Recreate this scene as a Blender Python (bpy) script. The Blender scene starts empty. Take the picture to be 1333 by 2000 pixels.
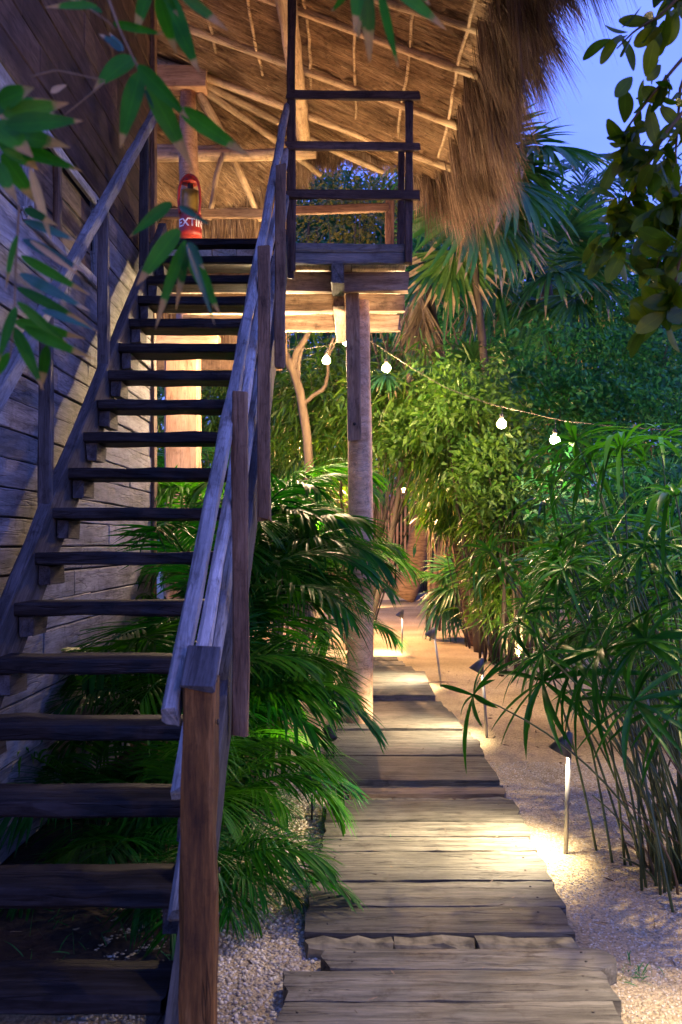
import bpy, math, random
import numpy as np
from mathutils import Vector, Matrix, Euler
R = math.radians
rng = np.random.default_rng(7)
random.seed(7)
sc = bpy.context.scene
col = sc.collection
# ---------------------------------------------------------------- camera
EYE = 1.369; F = 1944.0; VX = 690.0; VY = 1060.0
cd = bpy.data.cameras.new('camera'); cam = bpy.data.objects.new('camera', cd); col.objects.link(cam)
cam.location = (0, 0, EYE); cam.rotation_euler = (R(90), 0, 0)
cd.sensor_fit = 'VERTICAL'; cd.sensor_height = 36; cd.lens = 36*F/2000
cd.shift_x = -(VX-666.5)/2000; cd.shift_y = (VY-1000)/2000
cd.clip_start = .05; cd.clip_end = 400
cd.dof.use_dof = True; cd.dof.focus_distance = 5.2; cd.dof.aperture_fstop = 5.6
sc.camera = cam
# ---------------------------------------------------------------- world: blue hour
w = bpy.data.worlds.new('World'); sc.world = w; w.use_nodes = True
nt = w.node_tree; nt.nodes.clear()
out = nt.nodes.new('ShaderNodeOutputWorld'); bg = nt.nodes.new('ShaderNodeBackground')
sky = nt.nodes.new('ShaderNodeTexSky'); sky.sky_type = 'NISHITA'; sky.sun_disc = False
sky.sun_elevation = R(1.0); sky.sun_rotation = R(150); sky.air_density = 1.3; sky.dust_density = .3; sky.ozone_density = 3
tint = nt.nodes.new('ShaderNodeMix'); tint.data_type = 'RGBA'; tint.blend_type = 'MULTIPLY'; tint.inputs[0].default_value = 1
# the camera is white-balanced for tungsten lamps, which turns the dusk sky blue-violet
tint.inputs[7].default_value = (0.48, 0.82, 2.8, 1)
cl = nt.nodes.new('ShaderNodeTexNoise'); cl.inputs['Scale'].default_value = 2.2; cl.inputs['Detail'].default_value = 5
tc = nt.nodes.new('ShaderNodeTexCoord'); mp = nt.nodes.new('ShaderNodeMapping'); mp.inputs['Scale'].default_value = (1, 1, 2.6)
cr = nt.nodes.new('ShaderNodeValToRGB'); cr.color_ramp.elements[0].position = .38; cr.color_ramp.elements[1].position = .7
cr.color_ramp.elements[0].color = (.45, .45, .45, 1); cr.color_ramp.elements[1].color = (.8, .8, .8, 1)
cm = nt.nodes.new('ShaderNodeMix'); cm.data_type = 'RGBA'
nt.links.new(tc.outputs['Generated'], mp.inputs[0]); nt.links.new(mp.outputs[0], cl.inputs['Vector'])
nt.links.new(cl.outputs['Fac'], cr.inputs[0]); nt.links.new(cr.outputs[0], cm.inputs[0])
nt.links.new(sky.outputs[0], tint.inputs[6]); nt.links.new(tint.outputs[2], cm.inputs[6])
SKYC = (.72, 1.08, 4.2)
cm.inputs[7].default_value = (*SKYC, 1)
nt.links.new(cm.outputs[2], bg.inputs[0]); nt.links.new(bg.outputs[0], out.inputs[0])
bg.inputs[1].default_value = 0.15
vs = sc.view_settings; vs.view_transform = 'Standard'; vs.look = 'None'; vs.exposure = 2.0; vs.gamma = 1
cy = sc.cycles; cy.max_bounces = 6; cy.diffuse_bounces = 3; cy.glossy_bounces = 2; cy.transmission_bounces = 4
cy.use_denoising = True; cy.sample_clamp_indirect = 4; cy.use_light_tree = True; cy.caustics_reflective = False; cy.caustics_refractive = False

def at(px, py, Y):
    return Vector(((px-VX)/F*Y, Y, EYE-(py-VY)/F*Y))
# ---------------------------------------------------------------- materials
def nmat(name):
    m = bpy.data.materials.new(name); m.use_nodes = True
    n = m.node_tree; b = n.nodes['Principled BSDF']; return m, n, b
def ramp(n, cols, pos=None):
    r = n.nodes.new('ShaderNodeValToRGB'); e = r.color_ramp.elements
    pos = pos or [i/(len(cols)-1) for i in range(len(cols))]
    while len(e) < len(cols): e.new(.5)
    for i, c in enumerate(cols):
        e[i].position = pos[i]; e[i].color = (*c, 1)
    return r
def wood(name, c1, c2, c3, scale=1.0, rough=.75, vary=.35, bump=.35, warp=1.3):
    m, n, b = nmat(name); L = n.links
    tc = n.nodes.new('ShaderNodeTexCoord'); mp = n.nodes.new('ShaderNodeMapping')
    mp.inputs['Scale'].default_value = (2.2*scale, 26*scale, 26*scale)
    oi = n.nodes.new('ShaderNodeObjectInfo'); ad = n.nodes.new('ShaderNodeVectorMath'); ad.operation = 'ADD'
    mu = n.nodes.new('ShaderNodeMath'); mu.operation = 'MULTIPLY'; mu.inputs[1].default_value = 37
    L.new(oi.outputs['Random'], mu.inputs[0]); L.new(tc.outputs['Object'], ad.inputs[0]); L.new(mu.outputs[0], ad.inputs[1]); L.new(ad.outputs[0], mp.inputs[0])
    big = n.nodes.new('ShaderNodeTexNoise'); big.inputs['Scale'].default_value = 2.6*scale; big.inputs['Detail'].default_value = 4
    L.new(ad.outputs[0], big.inputs['Vector'])
    # grain warped by the large noise
    wa = n.nodes.new('ShaderNodeVectorMath'); wa.operation = 'MULTIPLY_ADD'; wa.inputs[1].default_value = (.0, warp, warp)
    L.new(big.outputs['Color'], wa.inputs[0]); L.new(mp.outputs[0], wa.inputs[2])
    g = n.nodes.new('ShaderNodeTexNoise'); g.inputs['Scale'].default_value = 1.0; g.inputs['Detail'].default_value = 8; g.inputs['Roughness'].default_value = .68
    L.new(wa.outputs[0], g.inputs['Vector'])
    r = ramp(n, [c1, c2, c3], [.3, .5, .72]); L.new(g.outputs['Fac'], r.inputs[0])
    # blotches of weathering
    r2 = ramp(n, [(.55, .55, .55), (1, 1, 1), (1.25, 1.22, 1.18)], [.25, .5, .8]); L.new(big.outputs['Fac'], r2.inputs[0])
    mx = n.nodes.new('ShaderNodeMix'); mx.data_type = 'RGBA'; mx.blend_type = 'MULTIPLY'; mx.inputs[0].default_value = .8
    L.new(r.outputs[0], mx.inputs[6]); L.new(r2.outputs[0], mx.inputs[7])
    mr = n.nodes.new('ShaderNodeMapRange'); mr.inputs[3].default_value = 1-vary; mr.inputs[4].default_value = 1+vary*.7
    L.new(oi.outputs['Random'], mr.inputs[0])
    m2 = n.nodes.new('ShaderNodeMix'); m2.data_type = 'RGBA'; m2.blend_type = 'MULTIPLY'; m2.inputs[0].default_value = 1
    L.new(mx.outputs[2], m2.inputs[6]); L.new(mr.outputs[0], m2.inputs[7])
    # thin dark checks along the grain
    mp2 = n.nodes.new('ShaderNodeMapping'); mp2.inputs['Scale'].default_value = (1.1*scale, 17*scale, 17*scale); L.new(ad.outputs[0], mp2.inputs[0])
    ck = n.nodes.new('ShaderNodeTexNoise'); ck.inputs['Scale'].default_value = 1; ck.inputs['Detail'].default_value = 3; L.new(mp2.outputs[0], ck.inputs['Vector'])
    r3 = ramp(n, [(1, 1, 1), (.25, .22, .2), (1, 1, 1)], [.485, .5, .515]); L.new(ck.outputs['Fac'], r3.inputs[0])
    m3 = n.nodes.new('ShaderNodeMix'); m3.data_type = 'RGBA'; m3.blend_type = 'MULTIPLY'; m3.inputs[0].default_value = .55
    L.new(m2.outputs[2], m3.inputs[6]); L.new(r3.outputs[0], m3.inputs[7])
    mp5 = n.nodes.new('ShaderNodeMapping'); mp5.inputs['Scale'].default_value = (14*scale, 210*scale, 210*scale); L.new(ad.outputs[0], mp5.inputs[0])
    fg = n.nodes.new('ShaderNodeTexNoise'); fg.inputs['Scale'].default_value = 1; fg.inputs['Detail'].default_value = 5; fg.inputs['Roughness'].default_value = .7; L.new(mp5.outputs[0], fg.inputs['Vector'])
    r5 = ramp(n, [(.45, .43, .42), (1, 1, 1), (1.35, 1.33, 1.3)], [.3, .5, .72]); L.new(fg.outputs['Fac'], r5.inputs[0])
    kn = n.nodes.new('ShaderNodeTexNoise'); kn.inputs['Scale'].default_value = 9*scale; kn.inputs['Detail'].default_value = 7; kn.inputs['Roughness'].default_value = .75; L.new(ad.outputs[0], kn.inputs['Vector'])
    r6 = ramp(n, [(.35, .32, .3), (1, 1, 1), (1.15, 1.15, 1.15)], [.33, .46, .7]); L.new(kn.outputs['Fac'], r6.inputs[0])
    m5 = n.nodes.new('ShaderNodeMix'); m5.data_type = 'RGBA'; m5.blend_type = 'MULTIPLY'; m5.inputs[0].default_value = .75; L.new(m3.outputs[2], m5.inputs[6]); L.new(r5.outputs[0], m5.inputs[7])
    m6 = n.nodes.new('ShaderNodeMix'); m6.data_type = 'RGBA'; m6.blend_type = 'MULTIPLY'; m6.inputs[0].default_value = .7; L.new(m5.outputs[2], m6.inputs[6]); L.new(r6.outputs[0], m6.inputs[7])
    L.new(m6.outputs[2], b.inputs['Base Color']); b.inputs['Roughness'].default_value = rough; b.inputs['Specular IOR Level'].default_value = .3
    bp = n.nodes.new('ShaderNodeBump'); bp.inputs['Strength'].default_value = bump; bp.inputs['Distance'].default_value = .006
    sm = n.nodes.new('ShaderNodeMath'); sm.operation = 'ADD'; L.new(g.outputs['Fac'], sm.inputs[0])
    sp = n.nodes.new('ShaderNodeSeparateColor'); L.new(r3.outputs[0], sp.inputs[0]); L.new(sp.outputs[0], sm.inputs[1])
    L.new(sm.outputs[0], bp.inputs['Height']); L.new(bp.outputs[0], b.inputs['Normal'])
    return m
def leafm(name, c1, c2, tip=None, trans=.35, rough=.42, tipat=.75, spec=.4, vein=False):
    m, n, b = nmat(name); L = n.links
    ge = n.nodes.new('ShaderNodeNewGeometry'); oi = n.nodes.new('ShaderNodeObjectInfo')
    ad = n.nodes.new('ShaderNodeMath'); ad.operation = 'ADD'; L.new(ge.outputs['Random Per Island'], ad.inputs[0]); L.new(oi.outputs['Random'], ad.inputs[1])
    fr = n.nodes.new('ShaderNodeMath'); fr.operation = 'FRACT'; L.new(ad.outputs[0], fr.inputs[0])
    r = ramp(n, [c1, c2, tuple(.5*(a+b_)+.005 for a, b_ in zip(c1, c2)), tuple(x*.55 for x in c1)], [0, .55, .8, 1]); L.new(fr.outputs[0], r.inputs[0])
    last = r.outputs[0]
    tcn = n.nodes.new('ShaderNodeTexCoord'); no = n.nodes.new('ShaderNodeTexNoise'); no.inputs['Scale'].default_value = 30; no.inputs['Detail'].default_value = 3
    L.new(tcn.outputs['Object'], no.inputs['Vector'])
    if tip:
        uv = n.nodes.new('ShaderNodeUVMap'); uv.uv_map = 'UVMap'; sx = n.nodes.new('ShaderNodeSeparateXYZ'); L.new(uv.outputs[0], sx.inputs[0])
        a2 = n.nodes.new('ShaderNodeMath'); a2.operation = 'MULTIPLY_ADD'; a2.inputs[1].default_value = .35; L.new(no.outputs['Fac'], a2.inputs[0]); L.new(sx.outputs[0], a2.inputs[2])
        a3 = n.nodes.new('ShaderNodeMath'); a3.operation = 'MULTIPLY_ADD'; a3.inputs[1].default_value = .3; L.new(fr.outputs[0], a3.inputs[0]); L.new(a2.outputs[0], a3.inputs[2])
        rt = ramp(n, [(0, 0, 0), (1, 1, 1)], [0, 1]); rt.color_ramp.elements[0].position = .0
        mr = n.nodes.new('ShaderNodeMapRange'); mr.inputs[1].default_value = tipat+.3; mr.inputs[2].default_value = tipat+.36; L.new(a3.outputs[0], mr.inputs[0])
        mx = n.nodes.new('ShaderNodeMix'); mx.data_type = 'RGBA'; L.new(mr.outputs[0], mx.inputs[0]); L.new(last, mx.inputs[6]); mx.inputs[7].default_value = (*tip, 1)
        last = mx.outputs[2]
    # mottling
    rm = ramp(n, [(.7, .7, .7), (1.15, 1.15, 1.1)], [.3, .7]); L.new(no.outputs['Fac'], rm.inputs[0])
    mm = n.nodes.new('ShaderNodeMix'); mm.data_type = 'RGBA'; mm.blend_type = 'MULTIPLY'; mm.inputs[0].default_value = .7
    L.new(last, mm.inputs[6]); L.new(rm.outputs[0], mm.inputs[7]); last = mm.outputs[2]
    if vein:
        uv2 = n.nodes.new('ShaderNodeUVMap'); uv2.uv_map = 'UVMap'; s2 = n.nodes.new('ShaderNodeSeparateXYZ'); L.new(uv2.outputs[0], s2.inputs[0])
        rv = ramp(n, [(1, 1, 1), (1.7, 1.6, 1.3), (1, 1, 1)], [.465, .5, .535]); L.new(s2.outputs[1], rv.inputs[0])
        mv = n.nodes.new('ShaderNodeMix'); mv.data_type = 'RGBA'; mv.blend_type = 'MULTIPLY'; mv.inputs[0].default_value = 1
        L.new(last, mv.inputs[6]); L.new(rv.outputs[0], mv.inputs[7]); last = mv.outputs[2]
        wv = n.nodes.new('ShaderNodeMath'); wv.operation = 'SINE'; wm = n.nodes.new('ShaderNodeMath'); wm.operation = 'MULTIPLY'; wm.inputs[1].default_value = 90
        L.new(s2.outputs[1], wm.inputs[0]); L.new(wm.outputs[0], wv.inputs[0])
        bp = n.nodes.new('ShaderNodeBump'); bp.inputs['Strength'].default_value = .12; bp.inputs['Distance'].default_value = .002
        L.new(wv.outputs[0], bp.inputs['Height']); L.new(bp.outputs[0], b.inputs['Normal'])
    L.new(last, b.inputs['Base Color']); b.inputs['Roughness'].default_value = rough; b.inputs['Specular IOR Level'].default_value = spec
    tr = n.nodes.new('ShaderNodeBsdfTranslucent')
    mt = n.nodes.new('ShaderNodeMix'); mt.data_type = 'RGBA'; mt.blend_type = 'MULTIPLY'; mt.inputs[0].default_value = 1; mt.inputs[7].default_value = (1.3, 1.5, .5, 1)
    L.new(last, mt.inputs[6]); L.new(mt.outputs[2], tr.inputs[0])
    ms = n.nodes.new('ShaderNodeMixShader'); ms.inputs[0].default_value = trans
    L.new(b.outputs[0], ms.inputs[1]); L.new(tr.outputs[0], ms.inputs[2]); L.new(ms.outputs[0], n.nodes['Material Output'].inputs[0])
    return m
def plain(name, c, rough=.6, metal=0, noise=0, nscale=20, spec=.4, bump=0):
    m, n, b = nmat(name); L = n.links
    b.inputs['Base Color'].default_value = (*c, 1); b.inputs['Roughness'].default_value = rough; b.inputs['Metallic'].default_value = metal; b.inputs['Specular IOR Level'].default_value = spec
    if noise:
        tcn = n.nodes.new('ShaderNodeTexCoord'); no = n.nodes.new('ShaderNodeTexNoise'); no.inputs['Scale'].default_value = nscale; no.inputs['Detail'].default_value = 6; L.new(tcn.outputs['Object'], no.inputs['Vector'])
        r = ramp(n, [tuple(x*(1-noise) for x in c), c, tuple(min(1, x*(1+noise*.7)) for x in c)], [.3, .5, .72]); L.new(no.outputs['Fac'], r.inputs[0]); L.new(r.outputs[0], b.inputs['Base Color'])
        if bump:
            bp = n.nodes.new('ShaderNodeBump'); bp.inputs['Strength'].default_value = bump; bp.inputs['Distance'].default_value = .01
            L.new(no.outputs['Fac'], bp.inputs['Height']); L.new(bp.outputs[0], b.inputs['Normal'])
    return m
def emit(name, c, s):
    m, n, b = nmat(name); b.inputs['Base Color'].default_value = (0, 0, 0, 1)
    b.inputs['Emission Color'].default_value = (*c, 1); b.inputs['Emission Strength'].default_value = s; return m
def bark(name, c1, c2, sc_=6, ring=0):
    m, n, b = nmat(name); L = n.links
    tcn = n.nodes.new('ShaderNodeTexCoord'); mp = n.nodes.new('ShaderNodeMapping'); mp.inputs['Scale'].default_value = (1, 1, ring or .25)
    no = n.nodes.new('ShaderNodeTexNoise'); no.inputs['Scale'].default_value = sc_; no.inputs['Detail'].default_value = 7; no.inputs['Roughness'].default_value = .65
    L.new(tcn.outputs['Object'], mp.inputs[0]); L.new(mp.outputs[0], no.inputs['Vector'])
    r = ramp(n, [c1, c2, tuple(min(1, x*1.3) for x in c2)], [.32, .55, .75]); L.new(no.outputs['Fac'], r.inputs[0]); L.new(r.outputs[0], b.inputs['Base Color'])
    b.inputs['Roughness'].default_value = .85; b.inputs['Specular IOR Level'].default_value = .2
    bp = n.nodes.new('ShaderNodeBump'); bp.inputs['Strength'].default_value = .5; bp.inputs['Distance'].default_value = .012
    L.new(no.outputs['Fac'], bp.inputs['Height']); L.new(bp.outputs[0], b.inputs['Normal']); return m
def thatchm(name, cols):
    m, n, b = nmat(name); L = n.links
    ge = n.nodes.new('ShaderNodeNewGeometry'); r = ramp(n, cols); L.new(ge.outputs['Random Per Island'], r.inputs[0])
    tcn = n.nodes.new('ShaderNodeTexCoord'); no = n.nodes.new('ShaderNodeTexNoise'); no.inputs['Scale'].default_value = 3; no.inputs['Detail'].default_value = 4; L.new(tcn.outputs['Object'], no.inputs['Vector'])
    rm = ramp(n, [(.38, .34, .32), (1.15, 1.15, 1.15)], [.36, .62]); L.new(no.outputs['Fac'], rm.inputs[0])
    mm = n.nodes.new('ShaderNodeMix'); mm.data_type = 'RGBA'; mm.blend_type = 'MULTIPLY'; mm.inputs[0].default_value = 1
    L.new(r.outputs[0], mm.inputs[6]); L.new(rm.outputs[0], mm.inputs[7]); L.new(mm.outputs[2], b.inputs['Base Color'])
    b.inputs['Roughness'].default_value = .8; b.inputs['Specular IOR Level'].default_value = .2; return m

M = {}
M['rail'] = wood('weathered_rail_wood', (.16, .155, .15), (.36, .35, .34), (.50, .49, .48), 1.3)
M['post'] = wood('post_wood', (.09, .05, .028), (.20, .12, .07), (.33, .22, .14), 1.2)
M['newel'] = wood('newel_wood', (.035, .013, .003), (.17, .072, .014), (.42, .21, .06), .9, bump=1.0, warp=2.0)
M['tread'] = wood('dark_tread_wood', (.012, .010, .009), (.026, .022, .021), (.06, .055, .055), 1.1, rough=.6, warp=.6, bump=.6)
M['stringer'] = wood('stringer_wood', (.045, .043, .045), (.095, .09, .09), (.15, .145, .145), 1.0)
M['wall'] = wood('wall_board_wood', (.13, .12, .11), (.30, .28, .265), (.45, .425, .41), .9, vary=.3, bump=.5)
M['wallup'] = wood('shaded_wall_board_wood', (.05, .028, .017), (.105, .06, .038), (.17, .11, .075), .9, vary=.35, bump=.5)  # roof shade put into a darker, browner copy of the wall wood
M['gap'] = plain('dark_backing', (.012, .01, .009), .9)
M['joist'] = wood('joist_wood', (.11, .06, .035), (.25, .155, .095), (.40, .28, .18), 1.0, vary=.3)
M['dark'] = wood('dark_rail_wood', (.05, .03, .024), (.10, .062, .05), (.16, .11, .09), 1.3)
M['edge'] = wood('deck_edge_wood', (.12, .11, .105), (.25, .235, .22), (.36, .34, .32), .8, bump=.6)
M['floor'] = wood('pale_floorboard_wood', (.50, .42, .30), (.62, .53, .39), (.72, .63, .48), 1.0, vary=.1, bump=.15)
M['log'] = wood('peeled_log_wood', (.34, .22, .12), (.52, .37, .22), (.66, .50, .32), 1.0, vary=.2, bump=.4)
M['pole'] = wood('pole_wood', (.34, .18, .08), (.60, .37, .20), (.72, .50, .31), .8, vary=.1, bump=.4)
M['lowpost'] = wood('reddish_post_wood', (.34, .18, .10), (.50, .29, .17), (.60, .38, .25), .7, vary=.1, bump=.2)
M['plank'] = wood('path_plank_wood', (.045, .043, .033), (.12, .113, .086), (.21, .197, .152), 1.1, vary=.35, bump=1.0, warp=.5)
M['plankbrown'] = wood('brown_plank_wood', (.11, .075, .045), (.22, .155, .095), (.30, .22, .14), .9, vary=.3)
M['thatch'] = thatchm('thatch_strands', [(.13, .075, .038), (.26, .155, .082), (.40, .26, .145), (.19, .11, .06), (.50, .36, .22)])
M['fringe'] = thatchm('thatch_fringe', [(.07, .04, .024), (.16, .095, .058), (.26, .165, .10), (.11, .068, .042), (.38, .27, .18)])
M['thatchbase'] = plain('thatch_base', (.20, .12, .065), .9, noise=.5, nscale=25, bump=.4)
M['bark'] = bark('palm_trunk_bark', (.06, .035, .02), (.17, .105, .06), 5, ring=5)
M['barkpale'] = bark('pale_bark', (.10, .07, .045), (.20, .145, .095), 7)
M['barkdark'] = bark('dark_bark', (.04, .03, .02), (.10, .075, .05), 7)
M['stem'] = plain('palm_stem', (.10, .13, .04), .5, noise=.4, nscale=12)
M['areca'] = leafm('areca_leaf', (.018, .13, .004), (.065, .23, .008), tip=(.10, .14, .02), tipat=1.1, rough=.42, spec=.18)
M['arecad'] = leafm('areca_leaf_deep', (.006, .09, .008), (.016, .15, .010), rough=.4, spec=.25)
M['bamboo'] = leafm('bamboo_leaf', (.032, .12, .010), (.11, .20, .016), tip=(.40, .30, .14), tipat=.93)
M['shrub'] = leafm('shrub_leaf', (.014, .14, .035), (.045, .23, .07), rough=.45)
M['hedgedark'] = leafm('dark_canopy_leaf', (.010, .10, .035), (.028, .16, .06), rough=.5)
M['autumn'] = leafm('yellowing_leaf', (.05, .085, .02), (.22, .17, .03), rough=.5)
M['fan'] = leafm('fan_palm_leaf', (.02, .12, .03), (.06, .19, .05), tip=(.34, .25, .15), tipat=.95, rough=.4, spec=.5)
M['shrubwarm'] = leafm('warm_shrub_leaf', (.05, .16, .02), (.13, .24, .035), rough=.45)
M['fanlit'] = leafm('lit_fan_leaf', (.07, .19, .03), (.14, .26, .06), tip=(.50, .36, .22), tipat=.72, rough=.45, spec=.3)  # lighter copy of the fan leaf; bulb light is in its colour
M['fandead'] = leafm('dead_fan_leaf', (.22, .15, .09), (.36, .27, .18), trans=.2, rough=.8)
M['coco'] = leafm('coconut_leaf', (.03, .12, .09), (.07, .18, .13), rough=.4)
M['papyrus'] = leafm('umbrella_leaf', (.010, .095, .005), (.04, .17, .008), tip=(.24, .20, .05), tipat=1.1, rough=.36, spec=.35)
M['papstem'] = plain('umbrella_plant_stem', (.075, .105, .03), .45, noise=.5, nscale=6)
M['near'] = leafm('near_bamboo_leaf', (.014, .12, .002), (.035, .18, .004), tip=(.36, .22, .09), tipat=.74, rough=.4, spec=.2, trans=.4, vein=True)
M['nearblue'] = leafm('near_bamboo_leaf_sky_sheen', (.012, .08, .05), (.02, .10, .07), tip=(.4, .28, .16), tipat=.9, rough=.22, spec=.7, vein=True)  # sky reflection put into a bluer, glossier copy of the near leaf
M['nearpink'] = leafm('withered_leaf', (.45, .30, .18), (.5, .36, .22), rough=.6, vein=True)
M['twig'] = plain('twig', (.20, .13, .06), .7, noise=.4)
M['mangrove'] = leafm('leathery_leaf', (.035, .085, .003), (.12, .15, .005), rough=.42, spec=.3, trans=.5, vein=True)
M['mangtwig'] = plain('mangrove_twig', (.12, .09, .05), .7)
M['lamp'] = plain('lamp_grey_metal', (.16, .155, .15), .45, metal=.6, noise=.2)
M['lamppost'] = plain('lamp_post_metal', (.26, .26, .25), .4, metal=.5, noise=.15)
M['bulb'] = emit('bulb_glow', (1, .62, .30), 320)
M['socket'] = plain('black_rubber', (.02, .02, .02), .6)
M['cord'] = plain('cord', (.12, .10, .07), .6)
M['red'] = plain('red_cover', (.30, .022, .014), .45, noise=.35, nscale=9)
M['white'] = plain('white_print', (.8, .78, .74), .6)
M['tank'] = plain('extinguisher_body', (.22, .15, .03), .35, noise=.3)
M['concrete'] = plain('concrete', (.36, .32, .27), .85, noise=.25, nscale=8, bump=.3)
M['moss'] = plain('mossy_concrete', (.17, .15, .09), .95, noise=.6, nscale=22, bump=.8)
M['cane'] = bark('bamboo_cane', (.16, .10, .065), (.33, .22, .15), 6, ring=.4)
M['metal'] = plain('bolt_metal', (.05, .045, .04), .5, metal=.8)

for k_ in ('tread', 'stringer'): M[k_].node_tree.nodes['Principled BSDF'].inputs['Specular IOR Level'].default_value = .12
# ---------------------------------------------------------------- mesh helpers
class MB:
    def __init__(s): s.V = []; s.Q = []; s.U = []; s.n = 0
    def add(s, V, Q, U=None):
        V = np.asarray(V, float).reshape(-1, 3); Q = np.asarray(Q, int).reshape(-1, 4)
        s.V.append(V); s.Q.append(Q+s.n); s.n += len(V)
        s.U.append(np.zeros((len(V), 2)) if U is None else np.asarray(U, float).reshape(-1, 2)); return s
    def mesh(s, name, mat, smooth=True):
        V = np.concatenate(s.V); Q = np.concatenate(s.Q); U = np.concatenate(s.U)
        me = bpy.data.meshes.new(name); me.vertices.add(len(V)); me.vertices.foreach_set('co', V.ravel().astype(np.float32))
        tri = Q[:, 3] == Q[:, 2]
        cnt = np.where(tri, 3, 4); keep = np.ones(Q.shape, bool); keep[tri, 3] = False
        li = Q[keep]; st = np.concatenate([[0], np.cumsum(cnt)[:-1]])
        me.loops.add(len(li)); me.loops.foreach_set('vertex_index', li.astype(np.int32))
        me.polygons.add(len(Q)); me.polygons.foreach_set('loop_start', st.astype(np.int32)); me.polygons.foreach_set('loop_total', cnt.astype(np.int32))
        me.polygons.foreach_set('use_smooth', np.full(len(Q), smooth))
        uv = me.uv_layers.new(name='UVMap'); uv.data.foreach_set('uv', U[li].ravel().astype(np.float32))
        me.update(calc_edges=True); me.materials.append(mat); return me
WMX = {}
def link(name, data, parent=None, mw=None, **kw):
    o = bpy.data.objects.new(name, data); col.objects.link(o)
    mw = mw or Matrix.Identity(4)
    o.matrix_basis = mw; WMX[o.name] = mw.copy()
    if parent is not None:
        o.parent = parent; o.matrix_parent_inverse = WMX[parent.name].inverted()
    for k, v in kw.items(): o[k] = v
    return o
def thing(name, label, cat, loc=(0, 0, 0), group=None, **kw):
    o = link(name, None, None, Matrix.Translation(Vector(loc)), label=label, category=cat, **kw)
    o.empty_display_size = .1
    if group: o['group'] = group
    return o
def setl(o, label, cat, group=None):
    o['label'] = label; o['category'] = cat
    if group: o['group'] = group
    return o
def frame(d, up=Vector((0, 0, 1))):
    x = Vector(d).normalized(); y = up.cross(x)
    if y.length < 1e-3: y = Vector((0, 1, 0)).cross(x)
    if y.length < 1e-3: y = Vector((1, 0, 0))
    y.normalize(); z = x.cross(y); return Matrix((x, y, z)).transposed()
def beam_mesh(L, w, h, mat, jit=.0025, bev=.006, st=None, endj=.006, warp=.0):
    st = st or max(2, int(L/.22)+1); xs = np.linspace(0, L, st)
    b = min(bev, w*.3, h*.3)
    cs = np.array([(-w/2+b, -h/2), (w/2-b, -h/2), (w/2, -h/2+b), (w/2, h/2-b), (w/2-b, h/2), (-w/2+b, h/2), (-w/2, h/2-b), (-w/2, -h/2+b)])
    V = np.zeros((st, 8, 3)); V[:, :, 0] = xs[:, None]; V[:, :, 1:] = cs[None]
    V[:, :, 1:] += rng.normal(0, jit, (st, 8, 2)); V[:, :, 1:] += np.cumsum(rng.normal(0, warp, (st, 1, 2)), 0)
    V[0, :, 0] += rng.normal(0, endj, 8); V[-1, :, 0] += rng.normal(0, endj, 8)
    Q = []
    for i in range(st-1):
        for j in range(8):
            k = (j+1) % 8; Q.append((i*8+j, i*8+k, (i+1)*8+k, (i+1)*8+j))
    for base, fl in ((0, 1), ((st-1)*8, 0)):
        q = [(0, 1, 2, 3), (0, 3, 4, 7), (4, 5, 6, 7)]
        for a in q: Q.append(tuple(base+i for i in (a[::-1] if fl else a)))
    mb = MB(); mb.add(V.reshape(-1, 3), Q); return mb.mesh('beam', mat, smooth=False)
def beam(name, p0, p1, w, h, mat, parent=None, up=Vector((0, 0, 1)), **kw):
    p0 = Vector(p0); p1 = Vector(p1); d = p1-p0
    kk = {k: kw.pop(k) for k in ('jit', 'bev', 'st', 'endj', 'warp') if k in kw}
    me = beam_mesh(d.length, w, h, mat, **kk)
    return link(name, me, parent, Matrix.Translation(p0) @ frame(d, up).to_4x4(), **kw)
def tube_arrays(P, r, n=7):
    P = np.asarray(P, float); r = np.broadcast_to(np.asarray(r, float), (len(P),)); T = np.gradient(P, axis=0); T /= np.linalg.norm(T, axis=1)[:, None]+1e-9
    ref = np.array([0, 0, 1.]) if abs(T[:, 2]).mean() < .8 else np.array([0, 1., 0])
    A = np.cross(T, ref); A /= np.linalg.norm(A, axis=1)[:, None]+1e-9; B = np.cross(T, A)
    a = np.linspace(0, 2*np.pi, n, endpoint=False)
    V = P[:, None]+r[:, None, None]*(np.cos(a)[None, :, None]*A[:, None]+np.sin(a)[None, :, None]*B[:, None])
    k = len(P); i = np.arange(k-1)[:, None]; j = np.arange(n)[None]; j2 = (j+1) % n
    Q = np.stack([i*n+j, (i+1)*n+j, (i+1)*n+j2, i*n+j2], -1).reshape(-1, 4)
    V = V.reshape(-1, 3); c = len(V); V = np.concatenate([V, P[:1], P[-1:]])
    jj = np.arange(n); k2 = (jj+1) % n
    Q = np.concatenate([Q, np.stack([jj, k2, np.full(n, c), np.full(n, c)], -1), np.stack([(k-1)*n+k2, (k-1)*n+jj, np.full(n, c+1), np.full(n, c+1)], -1)])
    return V, Q
def tube(name, P, r, mat, parent=None, n=8, wob=0, **kw):
    P = np.asarray(P, float)
    V, Q = tube_arrays(P, r, n)
    if wob: V = V+rng.normal(0, wob, V.shape)
    me = MB().add(V, Q).mesh(name, mat); return link(name, me, parent, **kw)
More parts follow.
